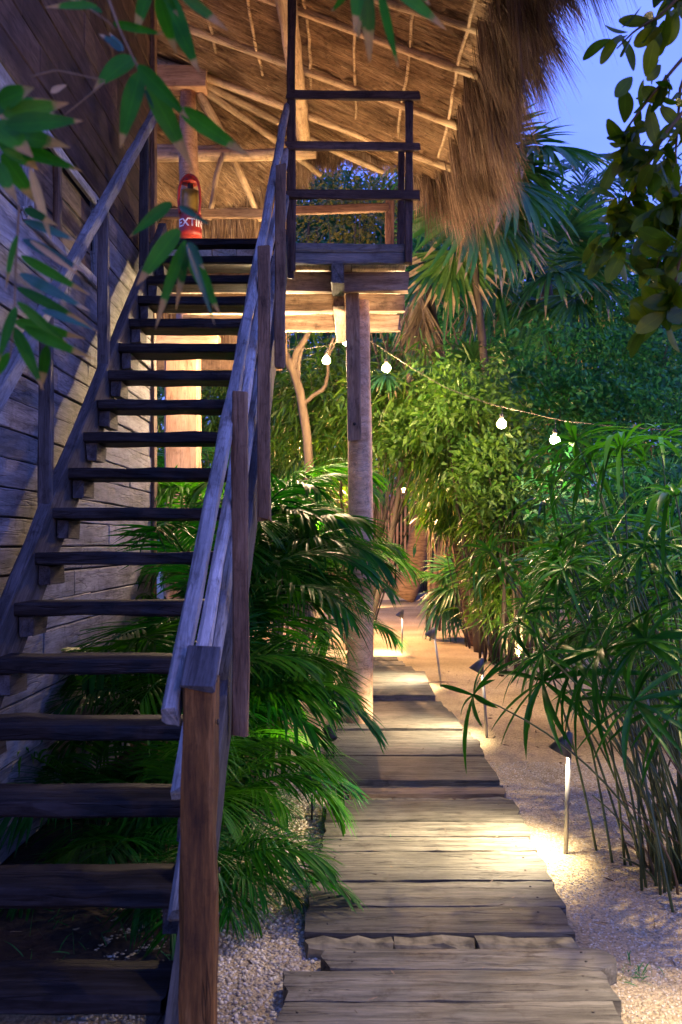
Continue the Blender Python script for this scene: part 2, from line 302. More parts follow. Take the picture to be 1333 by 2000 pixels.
def log(name, p0, p1, r0, r1, mat, parent=None, n=10, bend=.02, **kw):
    """a round pole whose mesh runs along local X so the grain follows it"""
    p0 = Vector(p0); p1 = Vector(p1); L = (p1-p0).length; k = max(4, int(L/.25))
    t = np.linspace(0, 1, k); P = np.zeros((k, 3)); P[:, 0] = t*L
    P[:, 1] = bend*np.sin(t*np.pi*random.uniform(1, 2.2)+random.uniform(0, 3))-bend*math.sin(0); P[:, 2] = bend*np.sin(t*np.pi*random.uniform(1, 2)+1)
    r = (r0+(r1-r0)*t)*(1+rng.normal(0, .05, k))
    V, Q = tube_arrays(P, r, n); V = V+rng.normal(0, r0*.035, V.shape)
    me = MB().add(V, Q).mesh(name, mat)
    return link(name, me, parent, Matrix.Translation(p0) @ frame(p1-p0).to_4x4(), **kw)
def strips(B, D, S, L, W, droop, nseg=3, prof='lance', fold=0., cap=None):
    B, D, S = (np.asarray(a, float) for a in (B, D, S)); N = len(B)
    L = np.broadcast_to(np.asarray(L, float), (N,)); W = np.broadcast_to(np.asarray(W, float), (N,)); droop = np.broadcast_to(np.asarray(droop, float), (N,))
    D = D/(np.linalg.norm(D, axis=1)[:, None]+1e-9); S = S-D*(S*D).sum(1)[:, None]; S /= np.linalg.norm(S, axis=1)[:, None]+1e-9
    t = np.linspace(0, 1, nseg+1)
    C = B[:, None]+D[:, None]*(L[:, None]*t)[..., None]; C[:, :, 2] -= (droop*L)[:, None]*t[None]**2
    if prof == 'lance': wt = np.sin(np.pi*np.clip(t*.93+.07, 0, 1))**.75
    elif prof == 'bamboo': wt = np.sin(np.pi*np.clip(t*.985+.012, 0, 1)**.62)**.95
    elif prof == 'ovate': wt = np.sin(np.pi*np.clip(t*.94+.03, 0, 1)**.8)**.7
    elif prof == 'obov': wt = np.sin(np.pi*np.clip(t*.96+.02, 0, 1)**1.25)**.62
    elif prof == 'taper': wt = 1-t**2*.93
    else: wt = np.ones_like(t)
    hw = .5*W[:, None]*wt[None]
    Nn = np.cross(D, S)
    if fold:
        l = C-S[:, None]*hw[..., None]+Nn[:, None]*(hw*fold)[..., None]; r = C+S[:, None]*hw[..., None]+Nn[:, None]*(hw*fold)[..., None]
        V = np.stack([l, C, r], 2); k = 3
    else:
        V = np.stack([C-S[:, None]*hw[..., None], C+S[:, None]*hw[..., None]], 2); k = 2
    m = (nseg+1)*k; n0 = (np.arange(N)*m)[:, None, None]; i = np.arange(nseg)[None, :, None]; j = np.arange(k-1)[None, None, :]
    a = n0+i*k+j; Q = np.stack([a, a+1, a+k+1, a+k], -1).reshape(-1, 4)
    U = np.zeros((N, nseg+1, k, 2)); U[..., 0] = t[None, :, None]; U[..., 1] = np.linspace(0, 1, k)[None, None, :]
    return V.reshape(-1, 3), Q, U.reshape(-1, 2)
def unit(N, up=0., rg=None):
    v = (rg or rng).normal(0, 1, (N, 3)); v[:, 2] += up; return v/np.linalg.norm(v, axis=1)[:, None]
def dup(root, mw, **kw):
    """copy of a prototype built at the origin, with copies of its parts"""
    r = root.copy(); col.objects.link(r); r.matrix_basis = mw
    for k, v in kw.items(): r[k] = v
    for ch in list(root.children):
        c = ch.copy(); col.objects.link(c); c.parent = r
        for g in ch.children:
            d = g.copy(); col.objects.link(d); d.parent = c
    return r
# ================================================================ GROUND
def ground_mat():
    m, n, b = nmat('crushed_shell_sand'); L = n.links
    tcn = n.nodes.new('ShaderNodeTexCoord'); no = n.nodes.new('ShaderNodeTexNoise'); no.inputs['Scale'].default_value = 1.1; no.inputs['Detail'].default_value = 6
    L.new(tcn.outputs['Object'], no.inputs['Vector'])
    fi = n.nodes.new('ShaderNodeTexVoronoi'); fi.inputs['Scale'].default_value = 95; L.new(tcn.outputs['Object'], fi.inputs['Vector'])
    f2 = n.nodes.new('ShaderNodeTexNoise'); f2.inputs['Scale'].default_value = 60; f2.inputs['Detail'].default_value = 5; f2.inputs['Roughness'].default_value = .75; L.new(tcn.outputs['Object'], f2.inputs['Vector'])
    r = ramp(n, [(.32, .25, .14), (.50, .40, .235), (.60, .49, .31)], [.3, .5, .7]); L.new(no.outputs['Fac'], r.inputs[0])
    r2 = ramp(n, [(.35, .33, .3), (.95, .95, .95), (1.25, 1.25, 1.25)], [.33, .5, .72]); L.new(f2.outputs['Fac'], r2.inputs[0])
    mx = n.nodes.new('ShaderNodeMix'); mx.data_type = 'RGBA'; mx.blend_type = 'MULTIPLY'; mx.inputs[0].default_value = .85
    L.new(r.outputs[0], mx.inputs[6]); L.new(r2.outputs[0], mx.inputs[7])
    r4 = ramp(n, [(.6, .6, .6), (1.2, 1.2, 1.2)], [0, 1]); L.new(fi.outputs['Color'], r4.inputs[0])
    m4 = n.nodes.new('ShaderNodeMix'); m4.data_type = 'RGBA'; m4.blend_type = 'MULTIPLY'; m4.inputs[0].default_value = .8
    L.new(mx.outputs[2], m4.inputs[6]); L.new(r4.outputs[0], m4.inputs[7]); L.new(m4.outputs[2], b.inputs['Base Color'])
    b.inputs['Roughness'].default_value = .9; b.inputs['Specular IOR Level'].default_value = .2
    ad = n.nodes.new('ShaderNodeMath'); ad.operation = 'MULTIPLY_ADD'; ad.inputs[1].default_value = -1.2; L.new(fi.outputs['Distance'], ad.inputs[0]); L.new(f2.outputs['Fac'], ad.inputs[2])
    bp = n.nodes.new('ShaderNodeBump'); bp.inputs['Strength'].default_value = .9; bp.inputs['Distance'].default_value = .008
    L.new(ad.outputs[0], bp.inputs['Height']); L.new(bp.outputs[0], b.inputs['Normal']); return m
M['sand'] = ground_mat()
gx = np.concatenate([np.linspace(-90, -4, 12), np.linspace(-3.6, 4.4, 160), np.linspace(5, 90, 12)])
gy = np.concatenate([np.linspace(-90, 0, 10), np.linspace(.4, 13, 220), np.linspace(13.5, 27, 40), np.linspace(30, 110, 10)])
GX, GY = np.meshgrid(gx, gy)
def gz(x, y):
    x = np.asarray(x, float); y = np.asarray(y, float)
    h = .012*np.sin(x*2.3+y*1.1)*np.sin(y*1.7-x*.6)+.006*np.sin(x*7+1)*np.sin(y*6.1+2)+.003*np.sin(x*17+y*5)*np.sin(y*15)
    b = .055*np.exp(-((x+.75)/.5)**2)*(1/(1+np.exp(-(y-3.2)*3)))          # the planting bed lies a little higher
    near = ((x > -.35) & (x < 1.0)); p = np.where(near, .35, 1)
    m = (np.abs(x) < 4.2) & (y < 13)
    return np.where(m, h*p+b, 0)
GZ = gz(GX, GY); nx, ny = len(gx), len(gy)
V = np.stack([GX, GY, GZ], -1).reshape(-1, 3); i = np.arange(ny-1)[:, None]; j = np.arange(nx-1)[None]
Q = np.stack([i*nx+j, i*nx+j+1, (i+1)*nx+j+1, (i+1)*nx+j], -1).reshape(-1, 4)
link('ground', MB().add(V, Q).mesh('ground', M['sand']), kind='structure', label='pale crushed shell sand covering the yard')
M['soil'] = plain('dark_leaf_soil', (.045, .032, .022), .95, noise=.6, nscale=30, bump=.8)  # soil kept dark so its colour deepens the shade under the stairs
bx_ = np.linspace(-1.6, -.50, 30); by_ = np.linspace(3.0, 9.6, 90); BX, BY = np.meshgrid(bx_, by_); BX = BX+np.where(BX > -.5, .06*np.sin(BY*5)+.05*np.sin(BY*11), 0)
BZ = gz(BX, BY)+.006+.008*np.sin(BX*31)*np.sin(BY*27); BZ[:, -1] -= .03; BZ[0] -= .03; i = np.arange(89)[:, None]; j = np.arange(29)[None]
link('planting_bed', MB().add(np.stack([BX, BY, BZ], -1), np.stack([i*30+j, i*30+j+1, (i+1)*30+j+1, (i+1)*30+j], -1)).mesh('planting_bed', M['soil']), kind='structure', label='soil bed under the staircase, darkened for the shade there')
# pebbles: real gravel in the near part of the frame
def pebbles(name, label, n, x0, x1, y0, y1, s0, s1, mat, keep=None):
    X = rng.uniform(x0, x1, n); Y = rng.uniform(y0, y1, n)
    if keep is not None:
        k = keep(X, Y); X = X[k]; Y = Y[k]; n = len(X)
    t = (1+5**.5)/2
    ic = np.array([(0, 0, 1), (.9, 0, .35), (.28, .85, .35), (-.73, .53, .35), (-.73, -.53, .35), (.28, -.85, .35), (.73, .53, -.4), (-.28, .85, -.4), (-.9, 0, -.4), (-.28, -.85, -.4), (.73, -.53, -.4)])
    T = [(0, 1, 2), (0, 2, 3), (0, 3, 4), (0, 4, 5), (0, 5, 1), (1, 6, 2), (2, 6, 7), (2, 7, 3), (3, 7, 8), (3, 8, 4), (4, 8, 9), (4, 9, 5), (5, 9, 10), (5, 10, 1), (1, 10, 6)]
    s = rng.uniform(s0, s1, n)[:, None]; sc3 = s*rng.uniform([.75, .75, .45], [1.5, 1.1, .85], (n, 3)); a = rng.uniform(0, 6.28, n)
    v = ic[None]*sc3[:, None]*rng.uniform(.8, 1.2, (n, 11, 1)); c, s_ = np.cos(a)[:, None], np.sin(a)[:, None]
    x = v[..., 0]*c-v[..., 1]*s_; y = v[..., 0]*s_+v[..., 1]*c
    z = v[..., 2]+gz(X, Y)[:, None]+sc3[:, 2:3]*.35
    Vv = np.stack([x+X[:, None], y+Y[:, None], z], -1).reshape(-1, 3)
    Tq = np.array([(q[0], q[1], q[2], q[2]) for q in T]); Qq = (Tq[None]+(np.arange(n)*11)[:, None, None]).reshape(-1, 4)
    return link(name, MB().add(Vv, Qq).mesh(name, mat, smooth=True), kind='stuff', label=label)
def pebmat():
    m, n, b = nmat('pebble'); ge = n.nodes.new('ShaderNodeNewGeometry')
    r = ramp(n, [(.50, .45, .31), (.33, .28, .18), (.58, .52, .37), (.62, .57, .44), (.23, .19, .12), (.44, .38, .25)]); n.links.new(ge.outputs['Random Per Island'], r.inputs[0]); n.links.new(r.outputs[0], b.inputs['Base Color'])
    b.inputs['Roughness'].default_value = .8; return m
M['peb'] = pebmat()
offpath = lambda X, Y: ~((X > -.2) & (X < .8))
pebbles('gravel', 'loose pale pebbles between the stair post and the plank path', 15000, -.85, .0, 2.2, 5.6, .004, .0085, M['peb'], lambda X, Y: (X < -.12) & ((Y < 4.2) | (X > -.5)))
pebbles('shell_gravel', 'fine shell gravel along the right edge of the plank path', 30000, .68, 2.0, 2.3, 6.2, .0022, .0048, M['peb'], lambda X, Y: (X > .80-.02*(Y < 3)))
pebbles('shell_grit', 'scattered grit lying in the joints of the plank path', 2600, -.2, .85, 3.2, 9.5, .002, .004, M['peb'])
# ================================================================ PLANK PATH
path = link('path', None, kind='structure', label='walkway of weathered wooden planks laid across the sand')
PL = [  # Y0, Y1, X0, X1, top, colour, tilt
 (2.30, 2.545, -.26, .70, .066, 'plank'), (2.55, 2.832, -.226, .742, .068, 'plank'), (2.838, 3.048, -.197, .765, .066, 'plank'), (3.052, 3.205, -.072, .815, .067, 'plank'),
 (3.345, 3.588, -.163, .738, .062, 'plank'), (3.606, 3.858, -.156, .767, .060, 'plank'), (3.882, 4.235, -.142, .777, .060, 'plank'), (4.27, 4.48, -.135, .79, .050, 'plank'),
 (4.49, 4.705, -.125, .80, .052, 'plank'), (4.725, 5.09, -.13, .802, .058, 'plank'), (5.24, 5.37, -.02, .80, .05, 'plankbrown'), (5.40, 5.50, -.03, .81, .03, 'plank'), (5.505, 6.12, -.15, .812, .062, 'plank'),
 (6.16, 6.68, -.165, .818, .060, 'plank'), (6.70, 7.02, -.14, .815, .046, 'plank'), (7.05, 7.74, -.11, .775, .060, 'plank'), (7.78, 8.30, -.10, .755, .050, 'plank'),
 (8.42, 9.14, -.05, .695, .085, 'plank'), (9.18, 10.05, -.02, .70, .08, 'plank'), (10.15, 10.55, .02, .63, .07, 'plank'), (10.65, 11.1, .1, .56, .06, 'plank'), (11.25, 11.6, .12, .50, .05, 'plank')]
for (y0, y1, x0, x1, tz, mk) in PL:
    # an irregular slab: outline with wavering long edges, chipped ends, thickness .06
    n_ = 14; xs = np.linspace(x0, x1, n_); wv = lambda: np.cumsum(rng.normal(0, .0025, n_)); f = wv()*.8; bk = wv()*.8
    ny_ = 5; Vt = np.zeros((n_, ny_, 3))
    sk0, sk1 = rng.normal(0, .006, 2)
    for k in range(ny_):
        u = k/(ny_-1); Vt[:, k, 0] = xs; Vt[:, k, 1] = (y0+f-f.mean())*(1-u)+(y1+bk-bk.mean())*u
        Vt[0, k, 0] += rng.normal(0, .006)+sk0*u*2; Vt[-1, k, 0] += rng.normal(0, .006)+sk1*u*2
        Vt[:, k, 2] = tz+rng.normal(0, .0012, n_)-(.005 if k in (0, ny_-1) else 0)+(u-.5)*random.uniform(-.004, .004)
    if abs(y0-3.052) < .01: Vt[-1, :, 0] += [-.05, .0, .012, .005, -.02]; Vt[-2, :, 0] += [-.02, .0, .0, .0, -.0]
    Vb = Vt.copy(); Vb[:, :, 2] = -.02
    mb = MB(); Vv = np.concatenate([Vt.reshape(-1, 3), Vb.reshape(-1, 3)]); o = n_*ny_; Qs = []
    for a in range(n_-1):
        for c in range(ny_-1):
            q = (a*ny_+c, (a+1)*ny_+c, (a+1)*ny_+c+1, a*ny_+c+1); Qs.append(q)
    for a in range(n_-1):
        Qs.append((a*ny_, a*ny_+o, (a+1)*ny_+o, (a+1)*ny_)); e = ny_-1
        Qs.append((a*ny_+e, (a+1)*ny_+e, (a+1)*ny_+e+o, a*ny_+e+o))
    for c in range(ny_-1):
        Qs.append((c, c+1, c+1+o, c+o)); e = (n_-1)*ny_; Qs.append((e+c, e+c+o, e+c+1+o, e+c+1))
    cx, cy_ = (x0+x1)/2, (y0+y1)/2; Vv = Vv-np.array([cx, cy_, 0])
    mb.add(Vv, Qs); pk = link('plank', mb.mesh('plank', M[mk], smooth=False), path, Matrix.Translation((cx, cy_, 0)))
    if y0 < 6.5 and mk == 'plank' and y1-y0 > .12:
        nb_ = MB()
        for nx_ in (x0+.07, x1-.08):
            for q in (.28, .74):
                X_, Y_ = nx_+random.uniform(-.012, .012), y0+(y1-y0)*q; Vn, Qn = tube_arrays([(X_, Y_, tz-.01), (X_, Y_, tz+.0015)], .0045, 8); nb_.add(Vn, Qn)
        o_ = link('nail_heads', nb_.mesh('nail_heads', M['metal']), pk, kind='stuff')
        cb = MB()
        for q in range(random.choice((1, 2, 3))):   # splits along the grain: thin dark slivers sunk in the face
            X_, Y_ = random.uniform(x0+.08, x1-.3), y0+(y1-y0)*random.uniform(.15, .85); Lc = random.uniform(.06, .24)
            P_ = [(X_+Lc*t_, Y_+.006*math.sin(t_*5+q), tz+.0004) for t_ in np.linspace(0, 1, 8)]; Vc_, Qc_, Uc_ = strips([[X_, Y_, tz+.0022]], [[1, random.uniform(-.05, .05), 0]], [[0, 1., 0]], Lc, random.uniform(.002, .005), 0, 5, 'lance'); cb.add(Vc_, Qc_, Uc_)
        link('split', cb.mesh('split', M['gap']), pk, kind='stuff')
def block(x0, x1, y0, y1, z, mat=None, nm='stone'):
    beam(nm, (x0, (y0+y1)/2, z-.05), (x1, (y0+y1)/2, z-.05), y1-y0, .1, mat or M['moss'], path, jit=.004, bev=.012, st=6)
for a in ((-.155, .13), (.14, .40), (.41, .735)): block(a[0], a[1], 3.255, 3.335, .052)
for a in ((-.02, .10), (.11, .30), (.31, .60), (.61, .82)): block(a[0], a[1], 3.212, 3.252, .03)
for a in ((-.0, .20), (.21, .52), (.53, .82)): block(a[0], a[1], 5.12, 5.21, .035)
# ================================================================ HOUSE WALL
WX = -1.45
wall = thing('house_wall', 'weathered horizontal board wall rising beside the staircase', 'wall', (WX, 4, 0))
beam('backing', (WX-.075, 1.2, 3.2), (WX-.075, 7.12, 3.2), .1, 6.6, M['gap'], wall, jit=0)
z = .04; WIN = (4.42, 5.58, 2.84, 3.25)
rows = []
for zz in [0.04]:
    while z < 6.4:
        h = random.uniform(.115, .14) if z < 2.5 else random.uniform(.15, .215)
        rows.append((z, h)); z += h
for (z, h) in rows:
    cuts = [1.2]+sorted(random.uniform(2.5, 6.6) for _ in range(random.choice((1, 2))))+[7.15]
    segs = []
    for a, b_ in zip(cuts[:-1], cuts[1:]):
        if z+h > WIN[2] and z < WIN[3]:
            if a < WIN[0]: segs.append((a, min(b_, WIN[0])))
            if b_ > WIN[1]: segs.append((max(a, WIN[1]), b_))
        else: segs.append((a, b_))
    for a, b_ in segs:
        if b_-a < .05: continue
        # boards show a lapped edge: each one leans a few millimetres
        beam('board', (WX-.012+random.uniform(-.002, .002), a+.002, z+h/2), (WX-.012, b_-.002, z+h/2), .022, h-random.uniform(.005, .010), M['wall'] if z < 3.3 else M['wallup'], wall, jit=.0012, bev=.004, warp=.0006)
wi = link('window', None, wall, Matrix.Translation((WX, 5, 3.05)))
for (a, b_) in (((WX+.012, 4.36, 3.275), (WX+.012, 5.64, 3.275)), ((WX+.012, 4.36, 2.815), (WX+.012, 5.64, 2.815)), ((WX+.012, 5.61, 2.84), (WX+.012, 5.61, 3.25)), ((WX+.012, 4.39, 2.84), (WX+.012, 4.39, 3.25))):
    beam('frame', a, b_, .03 if abs(a[2]-b_[2]) < .01 else .055, .055 if abs(a[2]-b_[2]) < .01 else .03, M['rail'], wi)
for k in range(3):
    beam('shutter_board', (WX-.03, 4.42, 2.91+k*.137), (WX-.03, 5.58, 2.91+k*.137), .02, .128, M['post'], wi)
beam('frame', (WX-.005, 4.9, 2.84), (WX-.005, 4.9, 3.25), .035, .05, M['post'], wi)
beam('corner_post', (WX-.01, 7.19, 0), (WX-.01, 7.19, 6.2), .07, .1, M['post'], wall)
# ================================================================ STAIRCASE
RS = .19; GO = .2417; D0 = 2.343; SL = RS/GO
nose = lambda Y: (Y-D0)*SL
st = thing('staircase', 'steep open wooden staircase climbing along the board wall to the deck', 'staircase', (-.9, D0, 0))
TL, TR = -1.285, -.492
for k in range(1, 18):
    Y = D0+k*GO; zt = k*RS; dx = random.uniform(-.008, .008); th = .052
    o = beam('tread', (TL+dx-.012, Y+.118, zt-th/2), (TR+dx, Y+.118, zt-th/2+random.uniform(-.002, .002)), .236, th, M['tread'], st, jit=.002, bev=.009, st=7)
    for xx in (TL+.028, TR-.03):
        beam('cleat', (xx, Y+.215, zt-th-.042), (xx, Y+.03, zt-th-.042), .05, .08, M['stringer'], st, bev=.004)
def sloped(name, X, off, y0, y1, w, h, mat, **kw):
    return beam(name, (X, y0, nose(y0)+off), (X, y1, nose(y1)+off), w, h, mat, st, up=Vector((0, 0, 1)), **kw)
sloped('stringer', -1.316, -.12, 2.40, 6.92, .05, .24, M['stringer'], warp=.001)
sloped('stringer', -.457, -.125, 2.52, 6.86, .052, .22, M['stringer'], warp=.001)
# right railing
NW = (-.416, -.334)
sloped('handrail', -.441, .905, 2.40, 6.62, .040, .060, M['rail'], warp=.0015, bev=.01)
sloped('middle_rail', -.441, .595, 2.52, 6.62, .036, .054, M['rail'], warp=.0015, bev=.008)
sloped('middle_rail', -.441, .285, 2.52, 6.62, .036, .054, M['rail'], warp=.0015, bev=.008)
# newel with the sloping top
nb = beam('newel_post', (-.375, 2.455, 1.032), (-.375, 2.455, 0.0), .082, .098, M['newel'], st, up=Vector((0, 1, 0)), jit=.003, bev=.009, st=9, warp=.0012)
beam('newel_cap', (-.375, 2.398, 1.018), (-.375, 2.512, 1.098), .0835, .022, M['stringer'], st, bev=.004, jit=.001)
for (py, pz) in ((2.42, .93), (2.44, .56)):
    tube('bolt', [(-.3325, py+.02, pz), (-.329, py+.02, pz)], .008, M['metal'], st, 8)
for (Y, t, bo, w_) in ((3.45, 1.89, .70, .045), (4.36, 2.665, 1.47, .047), (5.36, 3.40, 2.31, .05)):
    beam('baluster', (-.392, Y, bo), (-.392, Y+.004, t), .055, w_, M['post'], st, up=Vector((0, 1, 0)), jit=.002, bev=.006, warp=.0012)
# wall-side railing
sloped('handrail', -1.292, .90, 2.9, 6.85, .042, .065, M['rail'], warp=.001)
for (Y, b_) in ((3.3, .0), (4.28, .0), (5.27, .0), (6.3, .0)):
    beam('baluster', (-1.322, Y, nose(Y)-.02), (-1.322, Y, nose(Y)+.87), .055, .045, M['stringer'], st, up=Vector((0, 1, 0)), bev=.005)
# ================================================================ DECK
dk = thing('deck', 'raised wooden deck with rails at the top of the stairs', 'deck', (-.1, 7.5, 0))
x = -1.40; k = 0
while x < .36:
    w_ = random.uniform(.145, .165)
    if x+w_ > .37: w_ = .37-x
    if w_ > .04:
        beam('floorboard', (x+w_/2, 6.70 if x+w_ < -.5 else 6.815, 3.317), (x+w_/2, 8.46, 3.317), w_-.004, .05, M['floor'], dk, bev=.003, jit=.001)
    x += w_
beam('nosing_board', (-1.29, 6.69+.07, 3.395), (TR, 6.69+.07, 3.395), .14, .045, M['tread'], dk)
beam('nosing_board', (-.452, 6.83, 3.374), (.368, 6.83, 3.376), .17, .055, M['edge'], dk, jit=.004, bev=.012)
beam('fascia_board', (-.452, 6.785, 3.305), (.368, 6.785, 3.306), .045, .082, M['edge'], dk, jit=.003, bev=.008, st=9)
for (Y, xr) in ((7.0, .368), (7.62, .371), (8.32, .367)):
    beam('joist', (-1.42, Y, 3.2), (xr+.02, Y, 3.2+random.uniform(-.004, .004)), .075, .135, M['joist'], dk, jit=.003, bev=.006, st=9)
beam('beam', (-.105, 6.74, 3.195), (-.105, 7.1, 3.195), .085, .14, M['edge'], dk)
beam('beam', (-.100, 7.12, 3.095), (-.100, 8.4, 3.095), .08, .07, M['joist'], dk)
# railing on the front edge of the deck
beam('rail_post', (-.427, 6.74, 3.16), (-.407, 6.70, 5.42), .052, .055, M['dark'], dk, up=Vector((0, 1, 0)), bev=.005)
beam('rail_post', (-.405, 6.725, 3.20), (-.405, 6.725, 4.39), .035, .05, M['dark'], dk, up=Vector((0, 1, 0)))
beam('rail_post', (.375, 6.74, 3.26), (.378, 6.74, 4.37), .05, .055, M['dark'], dk, up=Vector((0, 1, 0)), warp=.001)
beam('rail_post', (.325, 6.86, 3.38), (.335, 6.86, 4.10), .045, .05, M['dark'], dk, up=Vector((0, 1, 0)))
for (zc, h) in ((4.375, .058), (4.035, .055), (3.712, .062)):
    beam('rail', (-.447, 6.69, zc+.002), (.445, 6.69, zc-.006), .035, h, M['dark'], dk, bev=.006, warp=.0012)
# back rail
beam('rail', (-.62, 8.38, 4.16), (.30, 8.38, 4.19), .04, .07, M['post'], dk)
beam('rail_post', (.31, 8.40, 3.34), (.31, 8.40, 4.26), .075, .07, M['post'], dk, up=Vector((0, 1, 0)))
# main pole with the half-lapped upper strut
tube('pole', [(.045+.012*math.sin(z*1.3), 7.30, z) for z in np.linspace(-.05, 3.14, 16)], [.098-.0045*z for z in np.linspace(0, 3.2, 16)], M['pole'], dk, 18, wob=.0015)
for s in ():
    pass
beam('strut', (.012, 7.19, 2.12), (-.008, 7.12, 3.34), .098, .09, M['joist'], dk, up=Vector((0, 1, 0)), bev=.006, warp=.001)
for z in (2.22, 3.0): tube('bolt', [(.01, 7.14, z), (.01, 7.125, z)], .012, M['metal'], dk, 8)
# lower post and header farther back
beam('lower_post', (-1.555, 9.1, -.05), (-1.555, 9.1, 3.07), .31, .2, M['lowpost'], dk, up=Vector((0, 1, 0)), bev=.02)
beam('header', (-2.2, 9.02, 3.165), (-1.215, 9.02, 3.165), .2, .17, M['lowpost'], dk)
# ================================================================ THATCHED ROOF
roof = thing('thatched_roof', 'palapa roof of dry grass thatch on peeled poles above the deck', 'roof', (-.5, 8, 4.9))
def curve(pts, n):
    P = np.array(pts, float); d = np.concatenate([[0], np.cumsum(np.linalg.norm(np.diff(P, axis=0), axis=1))]); s = np.linspace(0, d[-1], n)
    return np.stack([np.interp(s, d, P[:, k]) for k in range(3)], 1)
Epts = [(.94, 4.4, 4.95), (.94, 9.0, 4.95), (.92, 9.4, 4.94), (.82, 9.8, 4.97), (.64, 10.15, 5.14), (.42, 10.4, 5.38), (0, 10.5, 5.52), (-.4, 10.5, 5.48), (-.72, 10.55, 5.22), (-1.2, 10.65, 4.95), (-4.4, 10.7, 4.9)]
Tpts = [(-2.6, 4.4, 6.15), (-2.6, 8.1, 6.15), (-2.6, 8.3, 6.15), (-2.6, 8.4, 6.15), (-2.6, 8.5, 6.15), (-2.6, 8.6, 6.15), (-2.7, 8.65, 6.15), (-2.8, 8.7, 6.15), (-2.9, 8.75, 6.15), (-3.2, 8.8, 6.1), (-4.4, 8.8, 6.1)]
EP = np.array(Epts); TP = np.array(Tpts); dE = np.concatenate([[0], np.cumsum(np.linalg.norm(np.diff(EP, axis=0), axis=1))]); SMAX = dE[-1]
def E_(s): s = np.asarray(s); return np.stack([np.interp(s, dE, EP[:, k]) for k in range(3)], -1)
def T_(s): s = np.asarray(s); return np.stack([np.interp(s, dE, TP[:, k]) for k in range(3)], -1)
def surf(s, t):
    e = E_(s); T = T_(s); p = e+(T-e)*np.asarray(t)[..., None]
    fr_ = (np.asarray(t)*13+.25*np.sin(np.asarray(s)*6.3)+.12*np.sin(np.asarray(s)*17)) % 1.; sag = np.sin(np.asarray(s)*5.1)*np.sin(np.asarray(t)*19)*.015-.045*(1-fr_)**2+.012*np.sin(np.asarray(s)*31+np.asarray(t)*9); p[..., 2] += sag; return p
ns, nt_ = 260, 130
S_, T2 = np.meshgrid(np.linspace(0, SMAX, ns), np.linspace(0, 1, nt_), indexing='ij')
P0 = surf(S_, T2); P0[..., 2] += .015+rng.normal(0, .006, P0.shape[:2])
i = np.arange(ns-1)[:, None]; j = np.arange(nt_-1)[None]; Qg = np.stack([i*nt_+j, i*nt_+j+1, (i+1)*nt_+j+1, (i+1)*nt_+j], -1).reshape(-1, 4)
mb = MB(); mb.add(P0.reshape(-1, 3), Qg); P1 = P0.copy(); P1[..., 2] += .26; mb.add(P1.reshape(-1, 3), Qg[:, ::-1])
# eave closing strip
Vc = np.concatenate([P0[:, 0], P1[:, 0]]); a = np.arange(ns-1); mb.add(Vc, np.stack([a, a+1, a+1+ns, a+ns], -1))
link('thatch_layer', mb.mesh('thatch_layer', M['thatchbase']), roof)
N = 42000
s = rng.uniform(.4, SMAX, N); t = rng.uniform(0, 1, N)**.9
B = surf(s, t); Dn = (E_(s)-T_(s)); Dn /= np.linalg.norm(Dn, axis=1)[:, None]
Sd = np.gradient(E_(np.linspace(0, SMAX, 400)), axis=0); Ds = E_(np.minimum(s+.02, SMAX))-E_(np.maximum(s-.02, 0)); Ds /= np.linalg.norm(Ds, axis=1)[:, None]+1e-9
bund = np.sin(s*23)*.5+np.sin(t*70+s*3)*.5
Dn2 = Dn+Ds*rng.normal(0, .16, N)[:, None]; Dn2[:, 2] += rng.normal(-.015, .035, N)
B[:, 2] -= rng.uniform(.0, .022, N)+.010*(bund > .3)
V_, Q_, U_ = strips(B, Dn2, Ds+rng.normal(0, .3, (N, 3)), rng.uniform(.12, .34, N), rng.uniform(.0035, .0075, N), rng.uniform(-.02, .06, N), 2, 'taper')
o = link('thatch_strands', MB().add(V_, Q_, U_).mesh('thatch_strands', M['thatch']), roof); o['kind'] = 'stuff'
# hanging fringe
N = 52000
s = rng.uniform(.5, 10.4, N)
zone = (s > dE[4]) & (s < dE[8]); keepm = ~zone | (rng.uniform(0, 1, N) < .5); s = s[keepm]; N = len(s)
e = E_(s); dT = E_(np.minimum(s+.05, SMAX))-E_(s-.05); dT /= np.linalg.norm(dT, axis=1)[:, None]; outw = np.stack([dT[:, 1], -dT[:, 0], 0*s], 1); outw /= np.linalg.norm(outw, axis=1)[:, None]
lump = .5+.5*np.sin(s*9+np.sin(s*4)*2); u = rng.uniform(0, 1, N)
ncl = 420; cs_ = rng.uniform(.5, 10.4, ncl); cu_ = rng.uniform(0, 1, ncl); cid = rng.integers(0, ncl, N); inz = (cs_[cid] > dE[4]) & (cs_[cid] < dE[8]); cl_ = rng.uniform(0, 1, N) < .8
s = np.where(cl_, cs_[cid]+rng.normal(0, .03, N), s); u = np.where(cl_, np.clip(cu_[cid]+rng.normal(0, .05, N), 0, 1), u); s = np.clip(s, .5, 10.6)
cdir = rng.normal(0, .16, ncl)[cid]*cl_; clen = np.where(cl_, rng.uniform(.62, 1.32, ncl)[cid], 1.)
e = E_(s); dT = E_(np.minimum(s+.05, SMAX))-E_(s-.05); dT /= np.linalg.norm(dT, axis=1)[:, None]; outw = np.stack([dT[:, 1], -dT[:, 0], 0*s], 1); outw /= np.linalg.norm(outw, axis=1)[:, None]
corner = np.exp(-((s-5.4)/.85)**2)
arch = 1/(1+np.exp(-(s-dE[4]-.12)*9))*(1/(1+np.exp((s-dE[8]-.2)*9)))
off = -.10+.36*u*(1-.4*arch); B = e+outw*off[:, None]; B[:, 2] += (.02+.24*(1-u))*rng.uniform(.2, 1, N)*(1-.6*arch)
